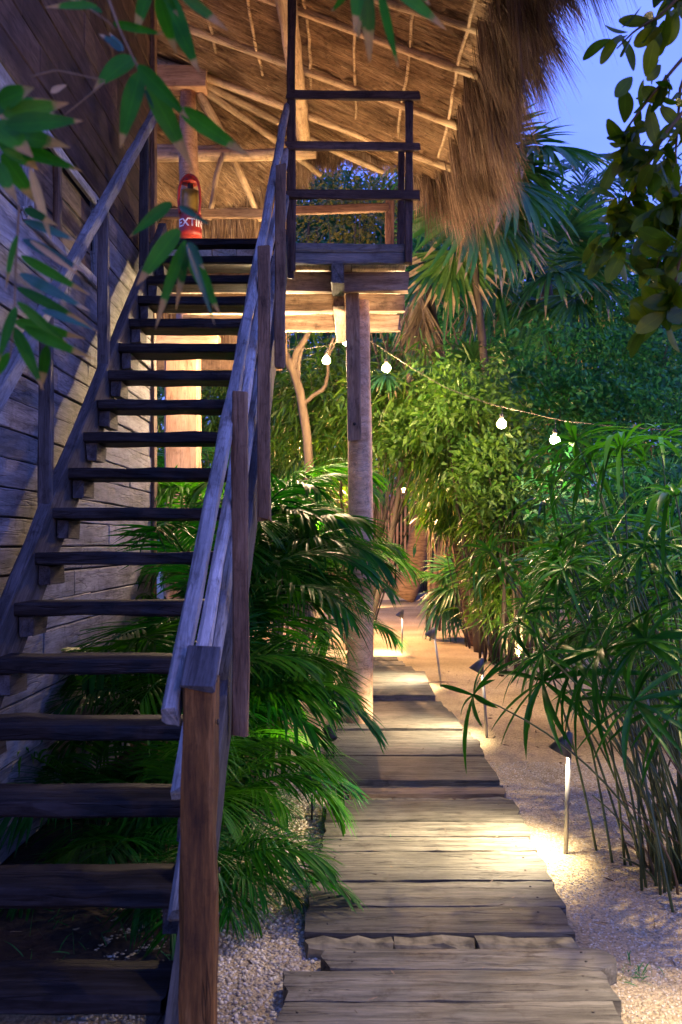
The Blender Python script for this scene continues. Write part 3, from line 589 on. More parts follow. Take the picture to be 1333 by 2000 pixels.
out_a = np.where(cl_, rng.uniform(.05, .75, ncl)[cid], rng.uniform(.05, .75, N))*(1-.35*arch)
D = outw*out_a[:, None]+np.array([0, 0, -1.])*(.45+.5*rng.uniform(0, 1, N))[:, None]+dT*(rng.normal(0, .14, N)+cdir)[:, None]
Ln = clen*rng.uniform(.24, .50, N)*(1+.12*corner)*(1-.66*arch)*(.88+.2*lump)
sdv = dT+rng.normal(0, .5, (N, 3))
V_, Q_, U_ = strips(B, D, sdv, Ln, rng.uniform(.003, .011, N), rng.uniform(.1, .5, N), 3, 'taper')
V2, Q2, U2 = None, None, None
o = link('thatch_fringe', MB().add(V_, Q_, U_).mesh('thatch_fringe', M['fringe']), roof); o['kind'] = 'stuff'
# the grass wall at the back left
wallth = thing('grass_wall', 'vertical dry grass wall behind the fire extinguisher column', 'wall', (-2.4, 10.8, 3.3))
beam('backing', (-4.4, 10.86, 4.25), (-.78, 10.86, 4.25), .06, 2.0, M['thatchbase'], wallth)
N = 9000; X = rng.uniform(-4.2, -.72, N)
B = np.stack([X, rng.uniform(10.68, 10.8, N), rng.uniform(3.9, 5.25, N)], 1); D = np.stack([rng.normal(0, .05, N), rng.normal(0, .05, N), -np.ones(N)], 1)
V_, Q_, U_ = strips(B, D, np.tile([1., 0, 0], (N, 1))+rng.normal(0, .3, (N, 3)), rng.uniform(.3, .8, N), rng.uniform(.006, .013, N), 0, 2, 'taper')
o = link('thatch_strands', MB().add(V_, Q_, U_).mesh('thatch_strands', M['thatch']), wallth); o['kind'] = 'stuff'
beam('rail', (-4.2, 10.6, 4.88), (-1.0, 10.6, 4.92), .03, .03, M['log'], wallth)
beam('rail', (-3.9, 9.5, 4.50), (-.62, 9.5, 4.51), .05, .085, M['joist'], wallth)
# rafters
for (Y) in (4.6, 5.3, 5.9, 6.42, 6.96, 7.49, 8.02, 8.44, 9.0, 9.34):
    if Y in (8.02, 9.0): continue
    log('rafter', (-2.5, Y-.03, 6.08), (.95, Y, 4.905), .043, .032, M['log'], roof, bend=.022)
NN = (-1.42, 9.3, 5.66)
log('rafter', NN, (.30, 10.3, 5.20), .042, .03, M['log'], roof)
log('rafter', (-1.42, 9.32, 5.62), (-.33, 10.42, 5.24), .04, .03, M['log'], roof)
log('rafter', (-1.45, 9.32, 5.58), (-.95, 10.4, 4.75), .045, .03, M['log'], roof)
log('strut', (-1.24, 9.6, 5.12), (-1.42, 9.7, 4.52), .03, .022, M['log'], roof)
log('tie_beam', (-2.6, 9.65, 5.10), (-.36, 9.62, 5.14), .06, .055, M['log'], roof, bend=.01)
log('tie_beam', (-2.4, 9.7, 5.2), (-1.1, 9.7, 5.22), .04, .035, M['log'], roof, bend=.01)
log('purlin', (-.52, 4.5, 5.30), (-.47, 9.66, 5.235), .085, .065, M['log'], roof, n=14, bend=.015)
for X in (.80, .42, .02, -.36, -.80, -1.2, -1.6, -2.0):
    zz = 4.95+.348*(.94-X)-.045
    k = 26; ys = np.linspace(4.5, 9.3-(.94-X)*.28, k)
    tube('batten', [(X+.01*math.sin(y*3+X*9)+random.uniform(-.006, .006), y, zz+random.uniform(-.004, .004)) for y in ys], .013, M['log'], roof, 6)
# column with its cap block
colm = thing('roof_column', 'thick peeled tree trunk column carrying the roof behind the landing', 'column', (-1.53, 9.3, 3.3))
tube('trunk', [(-1.53+.012*math.sin(z*2), 9.3, z) for z in np.linspace(3.25, 5.60, 12)], [.135-.006*k for k in range(12)], M['lowpost'], colm, 18, wob=.003)
beam('cap_block', (-2.1, 9.28, 5.68), (-1.36, 9.28, 5.68), .2, .2, M['lowpost'], colm)
# ================================================================ FIRE EXTINGUISHER IN ITS RED COVER
fx = thing('fire_extinguisher', 'fire extinguisher in a red cloth cover hung on the trunk column', 'fire extinguisher', (-1.5, 9.08, 4.15))
cxx, cyy = -1.478, 9.04
def cyl(name, c, r0, r1, z0, z1, mat, n=28, cap=True, wob=0, parent=None):
    k = 6; zs = np.linspace(z0, z1, k); V, Q = tube_arrays([(c[0], c[1], z) for z in zs], np.linspace(r0, r1, k), n)
    V = V+rng.normal(0, wob, V.shape) if wob else V
    return link(name, MB().add(V, Q).mesh(name, mat), parent)
cyl('tank', (cxx, cyy), .078, .078, 4.18, 4.56, M['tank'], parent=fx)
cyl('valve', (cxx, cyy), .03, .022, 4.56, 4.66, M['metal'], 12, parent=fx)
beam('valve_handle', (cxx-.02, cyy-.08, 4.64), (cxx+.02, cyy+.04, 4.665), .025, .012, M['metal'], fx)
cyl('cover', (cxx, cyy), .104, .10, 4.15, 4.345, M['red'], wob=.0015, parent=fx)
for sx_ in (-1, 1):
    pts = [(cxx+sx_*.088, cyy-.05, 4.34), (cxx+sx_*.098, cyy-.055, 4.45), (cxx+sx_*.094, cyy-.05, 4.56), (cxx+sx_*.075, cyy-.045, 4.64), (cxx+sx_*.04, cyy-.04, 4.685), (cxx, cyy-.038, 4.70)]
    for off, nm in ((0, 'strap'),):
        P = curve(pts, 12); V, Q = tube_arrays(P, .012, 6); V[:, 1] = (V[:, 1]-cyy)*1.0+cyy
        link(nm, MB().add(V, Q).mesh(nm, M['red']), fx)
cyl('cover_top', (cxx, cyy+.0), .085, .05, 4.63, 4.69, M['red'], 20, wob=.003, parent=fx)
fc = bpy.data.curves.new('print', 'FONT'); fc.body = 'EXTINTOR'; fc.size = .098; fc.space_character = 1.0; fc.offset = .0022
to = bpy.data.objects.new('print_tmp', fc); col.objects.link(to)
dg = bpy.context.evaluated_depsgraph_get(); me = bpy.data.meshes.new_from_object(to.evaluated_get(dg)); bpy.data.objects.remove(to)
import bmesh
bm = bmesh.new(); bm.from_mesh(me); bmesh.ops.triangulate(bm, faces=bm.faces[:])
for v in bm.verts:
    ang = v.co.x/.108-R(60); rr = .1065; zz = 4.218+v.co.y
    v.co = Vector((cxx+rr*math.sin(ang), cyy-rr*math.cos(ang), zz))
bm.to_mesh(me); bm.free(); me.materials.clear(); me.materials.append(M['white'])
link('lettering', me, fx)
# ================================================================ VEGETATION
def frond_mesh(name, L, n, ll, lw, a0, bend, mat, seed, vee=.3, phi0=72, phi1=22, start=.2, droop=.3, twist=0, rr=.009):
    rg = np.random.default_rng(seed); K = 26; s = np.linspace(0, 1, K)
    el = R(a0)-R(bend)*s**1.35; dx = np.cos(el)*L/(K-1); dz = np.sin(el)*L/(K-1)
    P = np.zeros((K, 3)); P[1:, 0] = np.cumsum(dx[1:]); P[1:, 2] = np.cumsum(dz[1:]); P[:, 1] = .05*L*np.sin(s*2.2+seed)*s
    T = np.gradient(P, axis=0); T /= np.linalg.norm(T, axis=1)[:, None]
    mb = MB(); V, Q = tube_arrays(P, rr*(1-.85*s)+.0012, 5); mb.add(V, Q, np.full((len(V), 2), .3))
    for sd in (-1, 1):
        u = np.linspace(0, 1, n)+rg.normal(0, .006, n); ss = np.clip(start+(1-start)*u, 0, 1)
        B = np.stack([np.interp(ss, s, P[:, k]) for k in range(3)], 1); t = np.stack([np.interp(ss, s, T[:, k]) for k in range(3)], 1); t /= np.linalg.norm(t, axis=1)[:, None]
        side = np.cross([0, 0, 1.], t); side /= np.linalg.norm(side, axis=1)[:, None]; side *= sd; nn = np.cross(t, side)*sd
        nn[nn[:, 2] < 0] *= -1
        ph = np.radians(phi0+(phi1-phi0)*u**1.2+rg.normal(0, 4, n))
        D = t*np.cos(ph)[:, None]+side*np.sin(ph)[:, None]+nn*(vee*(1-1.1*u)+rg.normal(0, .07, n))[:, None]
        Lf = ll*np.sin(np.pi*(.16+.76*u))**.6*rg.uniform(.88, 1.08, n)
        V, Q, U = strips(B, D, t+nn*.25, Lf, lw*rg.uniform(.8, 1.15, n), droop*rg.uniform(.5, 1.6, n), 4, 'lance', fold=.35)
        mb.add(V, Q, U)
    return mb.mesh(name, mat)
ARF = [frond_mesh('areca_frond', 1.0, 34+3*(k % 3), .40, .020, a, b, M['areca'] if k % 3 else M['arecad'], 10+k, vee=.34, droop=dr) for k, (a, b, dr) in enumerate([(80, 95, .35), (70, 90, .3), (60, 80, .4), (50, 85, .3), (42, 75, .45), (75, 120, .35), (30, 60, .4), (62, 110, .5)])]
def place(name, me, parent, loc, az, tilt=0, s=1., roll=0, **kw):
    mw = Matrix.Translation(Vector(loc)) @ Euler((0, 0, az)).to_matrix().to_4x4() @ Euler((roll, tilt, 0)).to_matrix().to_4x4() @ Matrix.Scale(s, 4)
    return link(name, me, parent, mw, **kw)
def areca(x, y, h0, h1, L, nf, label, az0=None, spread=math.pi, canes=5, rad=.13, choose=None):
    g0 = float(gz(x, y)); t = thing('areca_palm', label, 'palm', (x, y, g0), 'areca palms planted beside and under the stairs')
    tops = []
    for c in range(canes):
        a = random.uniform(0, 6.28); r = rad*random.uniform(.2, 1); bx, by = x+r*math.cos(a), y+r*math.sin(a)
        h = random.uniform(h0, h1); lx, ly = random.uniform(-.10, .10)*h, random.uniform(-.10, .10)*h
        P = [(bx+lx*q*q, by+ly*q*q, g0-.03+(h+.03)*q) for q in np.linspace(0, 1, 7)]
        tube('stem', P, [.017-.007*q for q in np.linspace(0, 1, 7)], M['stem'], t, 7); tops.append(P[-1])
    for f in range(nf):
        tp = tops[f % canes]; az = (az0 if az0 is not None else 0)+random.uniform(-spread, spread)
        k = random.choice(choose) if choose else random.randrange(len(ARF))
        place('frond', ARF[k], t, (tp[0], tp[1], tp[2]-.02), az, random.uniform(-.15, .15), L*random.uniform(.72, 1.12), random.uniform(-.35, .35), kind='stuff')
    for f in range(2):
        tp = tops[f]; place('dry_frond', ARB, t, (tp[0], tp[1], tp[2]-.05), random.uniform(-2.2, 2.2), .1, L*random.uniform(.5, .75), random.uniform(-.4, .4), kind='stuff')
    return t
ARB = frond_mesh('dry_frond', 1.0, 26, .34, .014, 20, 95, M['fandead'], 61, vee=.0, droop=.7)
areca(-.58, 3.72, .02, .08, .56, 14, 'lowest feathery palm spilling onto the gravel behind the stair post', R(-10), 1.9, 5, .07, (3, 4, 6, 2, 7))
areca(-.68, 4.4, .04, .2, .68, 16, 'low feathery palm with bright upright leaflets beside the stair post', R(0), 2.0, 6, .09)
areca(-.76, 5.1, .15, .5, .88, 17, 'dense feathery palm arching over the gravel near the second hanging post', R(0), 2.0, 6, .12)
areca(-.76, 5.85, .35, .8, 1.02, 18, 'tall feathery palm leaning towards the path in front of the deck pole', R(0), 2.1, 7, .14)
areca(-.74, 6.6, .6, 1.25, 1.02, 18, 'feathery palm whose fronds cross in front of the deck pole', R(0), 2.3, 6, .12)
areca(-.66, 7.5, .9, 1.6, 1.1, 16, 'feathery palm growing just behind the deck pole, left of it', None, math.pi, 5, .14)
areca(-1.05, 8.1, .8, 1.5, 1.2, 12, 'feathery palm seen through the upper treads beside the reddish post', None, math.pi, 5, .15)
areca(-1.0, 6.9, .4, 1.1, 1.1, 14, 'dark feathery palm under the stairs, seen through the middle treads', None, math.pi, 5, .16)
areca(-1.1, 6.1, .1, .6, 1.0, 14, 'dark feathery palm close to the wall under the middle of the stairs', None, math.pi, 5, .16)
areca(-1.0, 5.3, .05, .4, .95, 14, 'dark low palm under the lower half of the stairs', None, math.pi, 5, .14, (2, 3, 4, 6, 1))
areca(-1.15, 4.6, .02, .25, .8, 13, 'dark low palm by the wall under the lowest treads', None, math.pi, 4, .12, (2, 3, 4, 6))
areca(-.80, 4.0, .0, .1, .50, 10, 'small dark palm just behind the stair post under the treads', R(0), 2.8, 3, .08, (3, 4, 6))
areca(-1.9, 10.4, .8, 1.9, 1.5, 12, 'feathery palm far behind the stairs, left of the reddish post', None, math.pi, 4, .2)
areca(-.55, 9.4, .5, 1.2, 1.1, 11, 'feathery palm beyond the deck under the string lights', None, math.pi, 4, .2)
# ---- leaf clouds
def cloud(c, r, nsp, per, ll, lw, mat, seed, droop=.4, up=-.1, prof='lance', nseg=2, hollow=.45, sprayr=.5, name='foliage'):
    rg = np.random.default_rng(seed); v = rg.normal(0, 1, (nsp, 3)); v /= np.linalg.norm(v, axis=1)[:, None]
    rad = hollow+(1-hollow)*rg.uniform(0, 1, nsp)**.6
    lump = 1+.22*np.sin(v[:, 0]*5+seed)*np.sin(v[:, 1]*4+seed*2)+.18*np.sin(v[:, 2]*7+seed)
    C = np.array(c)+v*np.array(r)*(rad*lump)[:, None]
    B = np.repeat(C, per, 0)+rg.normal(0, ll*sprayr, (nsp*per, 3))*np.array([1, 1, .6])
    axis = np.repeat(v*np.array([1, 1, .4])+rg.normal(0, .5, (nsp, 3)), per, 0); D = axis+rg.normal(0, .65, (nsp*per, 3)); D[:, 2] += up
    S = rg.normal(0, 1, (nsp*per, 3)); S[:, 2] *= .35
    n = nsp*per; B[:, 2] = np.maximum(B[:, 2], .04)
    V, Q, U = strips(B, D, S, ll*rg.uniform(.55, 1.2, n), lw*rg.uniform(.7, 1.2, n), droop*rg.uniform(.3, 1.5, n), nseg, prof)
    V[:, 2] = np.maximum(V[:, 2], .02)
    return V, Q, U
def bush(name, label, cat, group, c, r, nsp, per, ll, lw, mat, seed, stems=4, stemr=.018, smat='barkdark', base=None, **kw):
    bx, by = (base or (c[0], c[1])); t = thing(name, label, cat, (bx, by, 0), group)
    V, Q, U = cloud(c, r, nsp, per, ll, lw, mat, seed, **kw)
    o = link('foliage', MB().add(V, Q, U).mesh('foliage', mat), t, kind='stuff')
    for k in range(stems):
        a = random.uniform(0, 6.28); e = Vector(c)+Vector((math.cos(a)*r[0]*.6, math.sin(a)*r[1]*.6, random.uniform(-.2, .6)*r[2])); b0 = Vector((bx+random.uniform(-.12, .12), by+random.uniform(-.12, .12), -.05))
        P = [b0.lerp(e, q)+Vector((math.sin(q*6+k)*.04, math.cos(q*5+k)*.04, .10*math.sin(q*3.14))) for q in np.linspace(0, 1, 10)]
        tube('stem', P, [stemr*(1.2-q*.9) for q in np.linspace(0, 1, 10)], M[smat], t, 6)
    return t
gb = 'bamboo bushes behind the path'
BB = [((630, 800), 12.2, (.85, .7, .95), 'bamboo bush glowing green behind the left string bulb'), ((790, 800), 11.6, (.85, .7, .65), 'narrow leaved bamboo bush right of the deck pole below the bulb'),
      ((905, 850), 11.0, (.78, .7, .68), 'yellow green bamboo bush left of the two right bulbs'), ((1010, 1010), 10.6, (.45, .5, .5), 'low bamboo bush behind the umbrella plant, beside the slanting trunk'),
      ((890, 985), 12.6, (.42, .5, .40), 'bamboo foliage hanging in front of the two curved palm trunks'), ((715, 740), 13.4, (1.2, .7, .5), 'bamboo foliage directly under the deck between the bulbs'),
      ((590, 960), 13.6, (.55, .5, .8), 'bamboo bush behind the feathery palms left of the deck pole'), ((1000, 1130), 10.9, (.42, .45, .5), 'lowest bamboo foliage reaching the sand beside the slanting trunk'), ((450, 820), 13.0, (1.0, .6, 1.1), 'bamboo bush seen between the upper stair treads')]
for k, (p, Y, r, lb) in enumerate(BB):
    c = at(*p, Y); vol = r[0]*r[2]
    bush('bamboo_bush', lb, 'bush', gb, tuple(c), r, int(130+470*vol), 10, .21, .026, M['bamboo'], 50+k, droop=.35, up=-.45, hollow=.12, prof='bamboo', nseg=3, stems=6, stemr=.010, smat='barkdark', base={1: (.05, 11.9), 5: (.02, 13.7), 4: (1.6, 13.0)}.get(k, (c.x+(.35 if p[0] > 850 else 0), c.y+.35)))
gs = 'leafy shrubs on the right'
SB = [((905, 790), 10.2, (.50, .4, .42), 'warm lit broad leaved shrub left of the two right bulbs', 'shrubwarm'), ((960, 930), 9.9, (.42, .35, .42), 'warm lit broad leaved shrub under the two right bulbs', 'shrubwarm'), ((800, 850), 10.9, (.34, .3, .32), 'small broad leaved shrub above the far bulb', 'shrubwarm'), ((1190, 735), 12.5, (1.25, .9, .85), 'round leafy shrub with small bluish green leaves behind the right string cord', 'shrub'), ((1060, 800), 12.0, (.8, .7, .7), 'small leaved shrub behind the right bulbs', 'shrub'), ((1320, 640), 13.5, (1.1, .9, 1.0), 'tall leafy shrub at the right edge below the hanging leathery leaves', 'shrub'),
      ((990, 880), 10.3, (.32, .35, .32), 'bright light green sprig beside the right bulbs', 'bamboo'), ((1290, 860), 11.6, (.9, .8, .8), 'leafy shrub right of the bulbs behind the umbrella plant tips', 'shrub'), ((1230, 1075), 8.6, (.85, .7, .85), 'shaded shrub directly behind the umbrella plant', 'hedgedark'), ((1330, 1180), 7.2, (.7, .6, .8), 'dark shrub at the right edge behind the umbrella plant stems', 'hedgedark'), ((930, 640), 14.5, (1.0, .8, .8), 'thin tangled shrub below the large fan palm', 'shrub'), ((850, 560), 15.5, (1.0, .8, 1.1), 'leafy shrub behind the hanging dead fan leaves', 'shrub')]
for k, (p, Y, r, lb, mt) in enumerate(SB):
    c = at(*p, Y); area = r[0]*r[2]; bs_ = (c.x+.45, c.y+1.2) if mt == 'shrubwarm' and p[0] > 850 else ((.03, c.y+.8) if mt == 'shrubwarm' else None)
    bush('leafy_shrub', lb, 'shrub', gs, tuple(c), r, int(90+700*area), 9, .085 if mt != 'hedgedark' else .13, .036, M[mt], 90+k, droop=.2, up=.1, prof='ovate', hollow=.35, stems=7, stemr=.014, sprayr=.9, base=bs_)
# ---- larger trees beyond
gt = 'trees beyond the yard'
TR_ = [((690, 430), 27.5, (3.1, 1.6, 2.0), 'yellowing tree seen through the deck railing opening', 'autumn', .20, .085, 300), ((880, 560), 24, (3.0, 2, 3.0), 'dark tree behind the dead fan leaves', 'hedgedark', .26, .09, 700), ((1030, 560), 27, (3.0, 2, 2.5), 'dark bluish tree below the coconut palm', 'hedgedark', .26, .09, 650),
       ((1260, 560), 25, (3.4, 2, 2.6), 'dark tree rising behind the right shrubs', 'hedgedark', .26, .09, 700), ((620, 700), 29, (4.3, 1.6, 4.0), 'dark tree mass behind the deck pole', 'hedgedark', .25, .08, 800), ((420, 780), 20, (3.0, 1.6, 3.2), 'dark tree behind the stairs', 'hedgedark', .25, .08, 700),
       ((980, 820), 19, (2.6, 1.5, 2.4), 'dark green tree behind the bamboo bushes', 'hedgedark', .22, .08, 800), ((1260, 880), 18, (2.6, 1.5, 2.6), 'dark green tree behind the leafy shrubs on the right', 'hedgedark', .22, .08, 800), ((790, 640), 27, (3.0, 1.5, 3.0), 'dark tree between the deck and the fan palm', 'hedgedark', .22, .08, 650), ((560, 400), 24, (2.2, 1.5, 1.6), 'bluish tree top behind the left of the railing opening', 'hedgedark', .2, .07, 350), ((720, 470), 26, (2.6, 1.5, 1.6), 'tree top low behind the railing opening', 'hedgedark', .2, .07, 350)]
for k, (p, Y, r, lb, mt, ll, lw, ns_) in enumerate(TR_):
    c = at(*p, Y)
    bush('tree', lb, 'tree', gt, tuple(c), r, ns_, 12, ll, lw, M[mt], 130+k, droop=.3, up=0, prof='ovate', hollow=.35, stems=3, stemr=.09, sprayr=1.1)
V, Q, U = cloud((-.3, 26.3, 1.7), (5.5, .6, 2.0), 2600, 12, .22, .09, M['hedgedark'], 177, prof='ovate', hollow=.2)
hg = thing('hedge', 'dark hedge growing behind the cane fence', 'hedge', (0, 26.3, 0)); link('foliage', MB().add(V, Q, U).mesh('foliage', M['hedgedark']), hg, kind='stuff')
bush('tree', 'sparse yellowish tree framed by the deck railing opening', 'tree', gt, tuple(at(690, 410, 12.7)), (.95, .5, .62), 330, 7, .075, .034, M['autumn'], 401, stems=9, stemr=.016, prof='ovate', hollow=.15, sprayr=.9, base=(.06, 12.6))
# ---- fan palms
def fan_leaf_mesh(name, Rr, n, span, mat, seed, droop=.35, pet=.5, fold=.5, cup=.25):
    rg = np.random.default_rng(seed); a = np.linspace(-R(span)/2, R(span)/2, n)+rg.normal(0, .015, n)
    hub = np.array([pet, 0, 0.]); B = np.tile(hub, (n, 1)); D = np.stack([np.cos(a), np.sin(a), cup*np.cos(a*1.0)+rg.normal(0, .05, n)], 1); S = np.stack([-np.sin(a), np.cos(a), np.zeros(n)], 1)
    L = Rr*(.78+.22*np.cos(a*.8))*rg.uniform(.9, 1.06, n)
    V, Q, U = strips(B, D, S, L, Rr*R(span)/n*.62, droop*rg.uniform(.6, 1.7, n), 7, 'lance', fold=fold)
    mb = MB().add(V, Q, U); t = np.linspace(0, 1, 8)
    V, Q = tube_arrays(np.stack([t*pet, 0*t, -.12*pet*np.sin(t*3.14)*0], 1), .008-.003*t, 5); mb.add(V, Q, np.full((len(V), 2), .2)); return mb.mesh(name, mat)
FL = [fan_leaf_mesh('fan_leaf', .62, 34, 250, M['fan'], 3+k, droop=d, cup=c) for k, (d, c) in enumerate(((.28, .25), (.5, .15), (.75, .1), (.4, .35)))]
FD = [fan_leaf_mesh('dead_leaf', .66, 20, 48+14*k, M['fandead'], 9+k, droop=.25, cup=.0, pet=.3, fold=.9) for k in range(2)]
def fan_palm(label, base, crown, leaves, s=1., dead=(), tr=.085, bmat='bark', cat='palm'):
    t = thing('fan_palm', label, cat, (base[0], base[1], 0), 'fan palms in the garden')
    b0 = Vector((base[0], base[1], -.05)); c = Vector(crown)
    P = [b0.lerp(c, q)+Vector((.12*math.sin(q*3.1), 0, 0)) for q in np.linspace(0, 1, 16)]
    tube('trunk', P, [tr*(1.1-.25*q) for q in np.linspace(0, 1, 16)], M[bmat], t, 10, wob=.005)
    for (az, el, k, ss) in leaves:
        place('leaf', FL[k], t, c, R(az), R(-el), s*ss, random.uniform(-.3, .3), kind='stuff')
    for (az, el, ss) in dead:
        place('dead_leaf', FD[random.randrange(2)], t, c+Vector((0, 0, -.08)), R(az), R(-el), s*ss, random.uniform(-.4, .4), kind='stuff')
    return t
c1 = at(905, 345, 11.6)
fan_palm('tall fan palm with long fans fanning out from behind the thatch edge', (c1.x+.35, 11.6), c1, [(0, 25, 0, 1.25), (-25, -5, 1, 1.3), (-60, -25, 1, 1.25), (-10, -35, 2, 1.3), (-100, -20, 2, 1.2), (40, 10, 0, 1.1), (90, 40, 3, 1), (-45, 30, 0, 1.1), (170, 20, 0, 1), (-140, 0, 1, 1.1), (10, 50, 3, 1.05)], 1.0, [(-80, -70, 1.1), (-30, -75, 1.0)], .05, 'barkdark')
c2 = at(822, 505, 12.3)
fan_palm('fan palm with a drooping green fan and dead hanging leaves beside the deck', (c2.x+.75, 12.6), c2, [(-62, -22, 2, 1.05), (-35, 5, 1, .8), (60, 20, 0, .8), (120, 10, 0, .8), (-100, 55, 3, .6)], 1.1, [(-120, -80, 1.1), (-70, -82, 1.2), (-10, -80, 1.0), (-95, -84, 1.3)], .055, 'barkdark')
T_C2 = [o for o in bpy.data.objects if o.name.startswith('fan_palm')]
FH = fan_leaf_mesh('fan_leaf', .62, 26, 165, M['fanlit'], 33, droop=.06, cup=.0, fold=.6)
FH2 = fan_leaf_mesh('fan_leaf', .62, 26, 190, M['fan'], 34, droop=.3, cup=.15, fold=.6)
tc1, tc2 = T_C2[0], T_C2[1]
place('leaf', FH, tc2, at(882, 392, 11.8), R(-84), R(76), 1.32)
place('leaf', FH2, tc1, at(915, 300, 11.2), R(-50), R(40), 1.55, .2); place('leaf', FH2, tc1, at(900, 300, 11.0), R(-75), R(62), 1.6, -.2); place('leaf', FH2, tc1, at(935, 285, 11.5), R(-15), R(8), 1.45, .3); place('leaf', FH, tc1, at(960, 330, 11.3), R(-60), R(70), 1.3, .1)
c3 = at(1065, 545, 13.2)
fan_palm('dark blue green fan palm in the middle of the background', (c3.x, 13.2), c3, [(-90+a, e, k, 1.15) for a, e, k in ((0, -10, 1), (45, 10, 0), (-45, 15, 0), (80, -10, 1), (-80, -15, 2), (20, 40, 3), (-20, -40, 2), (110, 30, 0), (-120, 30, 0), (150, 0, 1), (30, -35, 2), (-55, 50, 3))], 1.15, [], .1, 'barkdark')
c4 = at(745, 735, 11.0)
fan_palm('small fan palm glowing beside the middle bulb', (at(700,700,11.3).x, 11.3), at(800, 730, 11.2), [(150, 5, 0, .9), (-150, -10, 1, .8), (-60, 0, 1, .8), (30, 20, 0, .8)], .75, [], .03, 'barkpale')
c5 = at(885, 1150, 14.2)
fan_palm('low spiky fan palm on the sand before the curved trunks', (c5.x+.25, 14.3), at(925, 1140, 14.2), [(-170, 10, 0, .9), (-130, -5, 1, 1), (-90, 0, 0, .9), (-50, 10, 1, .9), (150, 30, 0, .8), (-150, -25, 2, 1), (-100, -30, 2, 1), (60, 40, 3, .8), (-110, 40, 3, .8)], .95, [], .06)
c6 = at(940, 740, 12.2)
fan_palm('broad pale fan palm leaning over the bamboo left of the bulbs', (c6.x+.3, 12.5), c6, [(-150, -5, 1, 1), (-90, -10, 2, 1), (-30, 5, 1, 1), (-110, 25, 0, .9), (30, 10, 0, .9)], .9, [], .04, 'barkpale')
# ---- coconut palms
CO = [frond_mesh('coconut_frond', 2.9, 46, .75, .045, a, b, M['coco'], 70+k, vee=.1, phi0=62, phi1=25, start=.12, droop=.35, rr=.028) for k, (a, b) in enumerate(((88, 25), (60, 70), (35, 85), (75, 50)))]
def coconut(label, base, crown, fr, s=1.):
    t = thing('coconut_palm', label, 'palm', (base[0], base[1], 0), 'coconut palms in the background'); b0 = Vector((base[0], base[1], -.05)); c = Vector(crown)
    tube('trunk', [b0.lerp(c, q) for q in np.linspace(0, 1, 14)], [.13-.05*q for q in np.linspace(0, 1, 14)], M['bark'], t, 9, wob=.004)
    for (az, k, ss, rl) in fr: place('frond', CO[k], t, c, R(az), 0, s*ss, rl, kind='stuff')
c7 = at(1125, 590, 18); coconut('coconut palm with one upright frond against the sky', (c7.x, 18), c7, [(-90, 0, .80, 0), (180, 3, .95, .3), (0, 1, .9, .2), (-150, 1, 1, -.3), (-30, 1, 1, .2), (-90, 2, 1, .6), (90, 1, 1, 0), (150, 2, 1, 0), (20, 2, 1, 0), (-60, 3, .9, .3)])
c8 = at(1000, 480, 21); coconut('darker coconut palm behind the tall fan palm', (c8.x, 21), c8, [(a, k, 1, r_) for a, k, r_ in ((-100, 3, .3), (-40, 1, .4), (0, 1, 0), (40, 3, 0), (180, 1, 0), (-140, 2, 0), (-70, 2, 0), (100, 1, 0))])
# ---- pale branching tree by the left bulb
t = thing('bare_tree', 'pale forked bare tree trunk standing behind the left string bulb', 'tree', tuple(at(600, 1100, 11.2)*Vector((1, 1, 0)) if False else (at(600, 1000, 11.2).x, 11.2, 0)))
def branch(pts, r0, r1, Y, mat='barkpale', n=8, nm='branch', parent=None):
    P = curve([tuple(at(p[0], p[1], Y+(p[2] if len(p) > 2 else 0))) for p in pts], 14)
    return tube(nm, P, np.linspace(r0, r1, 14), M[mat], parent, n, wob=.003)
branch([(625, 1235), (608, 1000), (600, 850), (588, 770), (573, 720), (556, 690)], .07, .045, 11.2, nm='trunk', parent=t)
branch([(573, 722), (578, 690), (596, 662), (607, 640)], .042, .03, 11.2, parent=t); branch([(558, 692), (552, 672), (536, 650), (525, 630)], .042, .03, 11.2, parent=t)
branch([(582, 742), (584, 705), (592, 672), (603, 655)], .03, .02, 11.25, parent=t); branch([(593, 790), (612, 772), (634, 760), (641, 730), (640, 690), (652, 660)], .024, .012, 11.2, parent=t)
branch([(640, 700), (660, 660), (668, 640)], .012, .006, 11.2, parent=t)
# curved and slanting trunks at the back
t = thing('palm_trunk', 'leaning palm trunk with a curved base in front of the cane fence, left one', 'tree', (at(790, 1165, 23).x, 23, 0), 'palm trunks by the fence'); branch([(786, 1168), (795, 1150), (808, 1110), (818, 1060), (826, 1000), (832, 900)], .30, .17, 23, 'bark', 12, 'trunk', t)
t = thing('palm_trunk', 'straighter ringed palm trunk in front of the fence, right one', 'tree', (at(860, 1150, 22).x, 22, 0), 'palm trunks by the fence'); branch([(855, 1180), (862, 1130), (870, 1080), (878, 1030), (886, 900)], .22, .16, 22, 'bark', 12, 'trunk', t)
t = thing('slanting_tree', 'slim slanting trunk with a thick dark base on the sand edge', 'tree', (at(930, 1262, 13.2).x, 13.2, 0))
branch([(931, 1266), (926, 1235), (915, 1190), (905, 1130), (893, 1070), (880, 960), (870, 900)], .085, .05, 13.2, 'bark', 10, 'trunk', t); branch([(929, 1268), (930, 1240), (925, 1205)], .12, .07, 13.3, 'barkdark', 10, 'trunk_base', t)
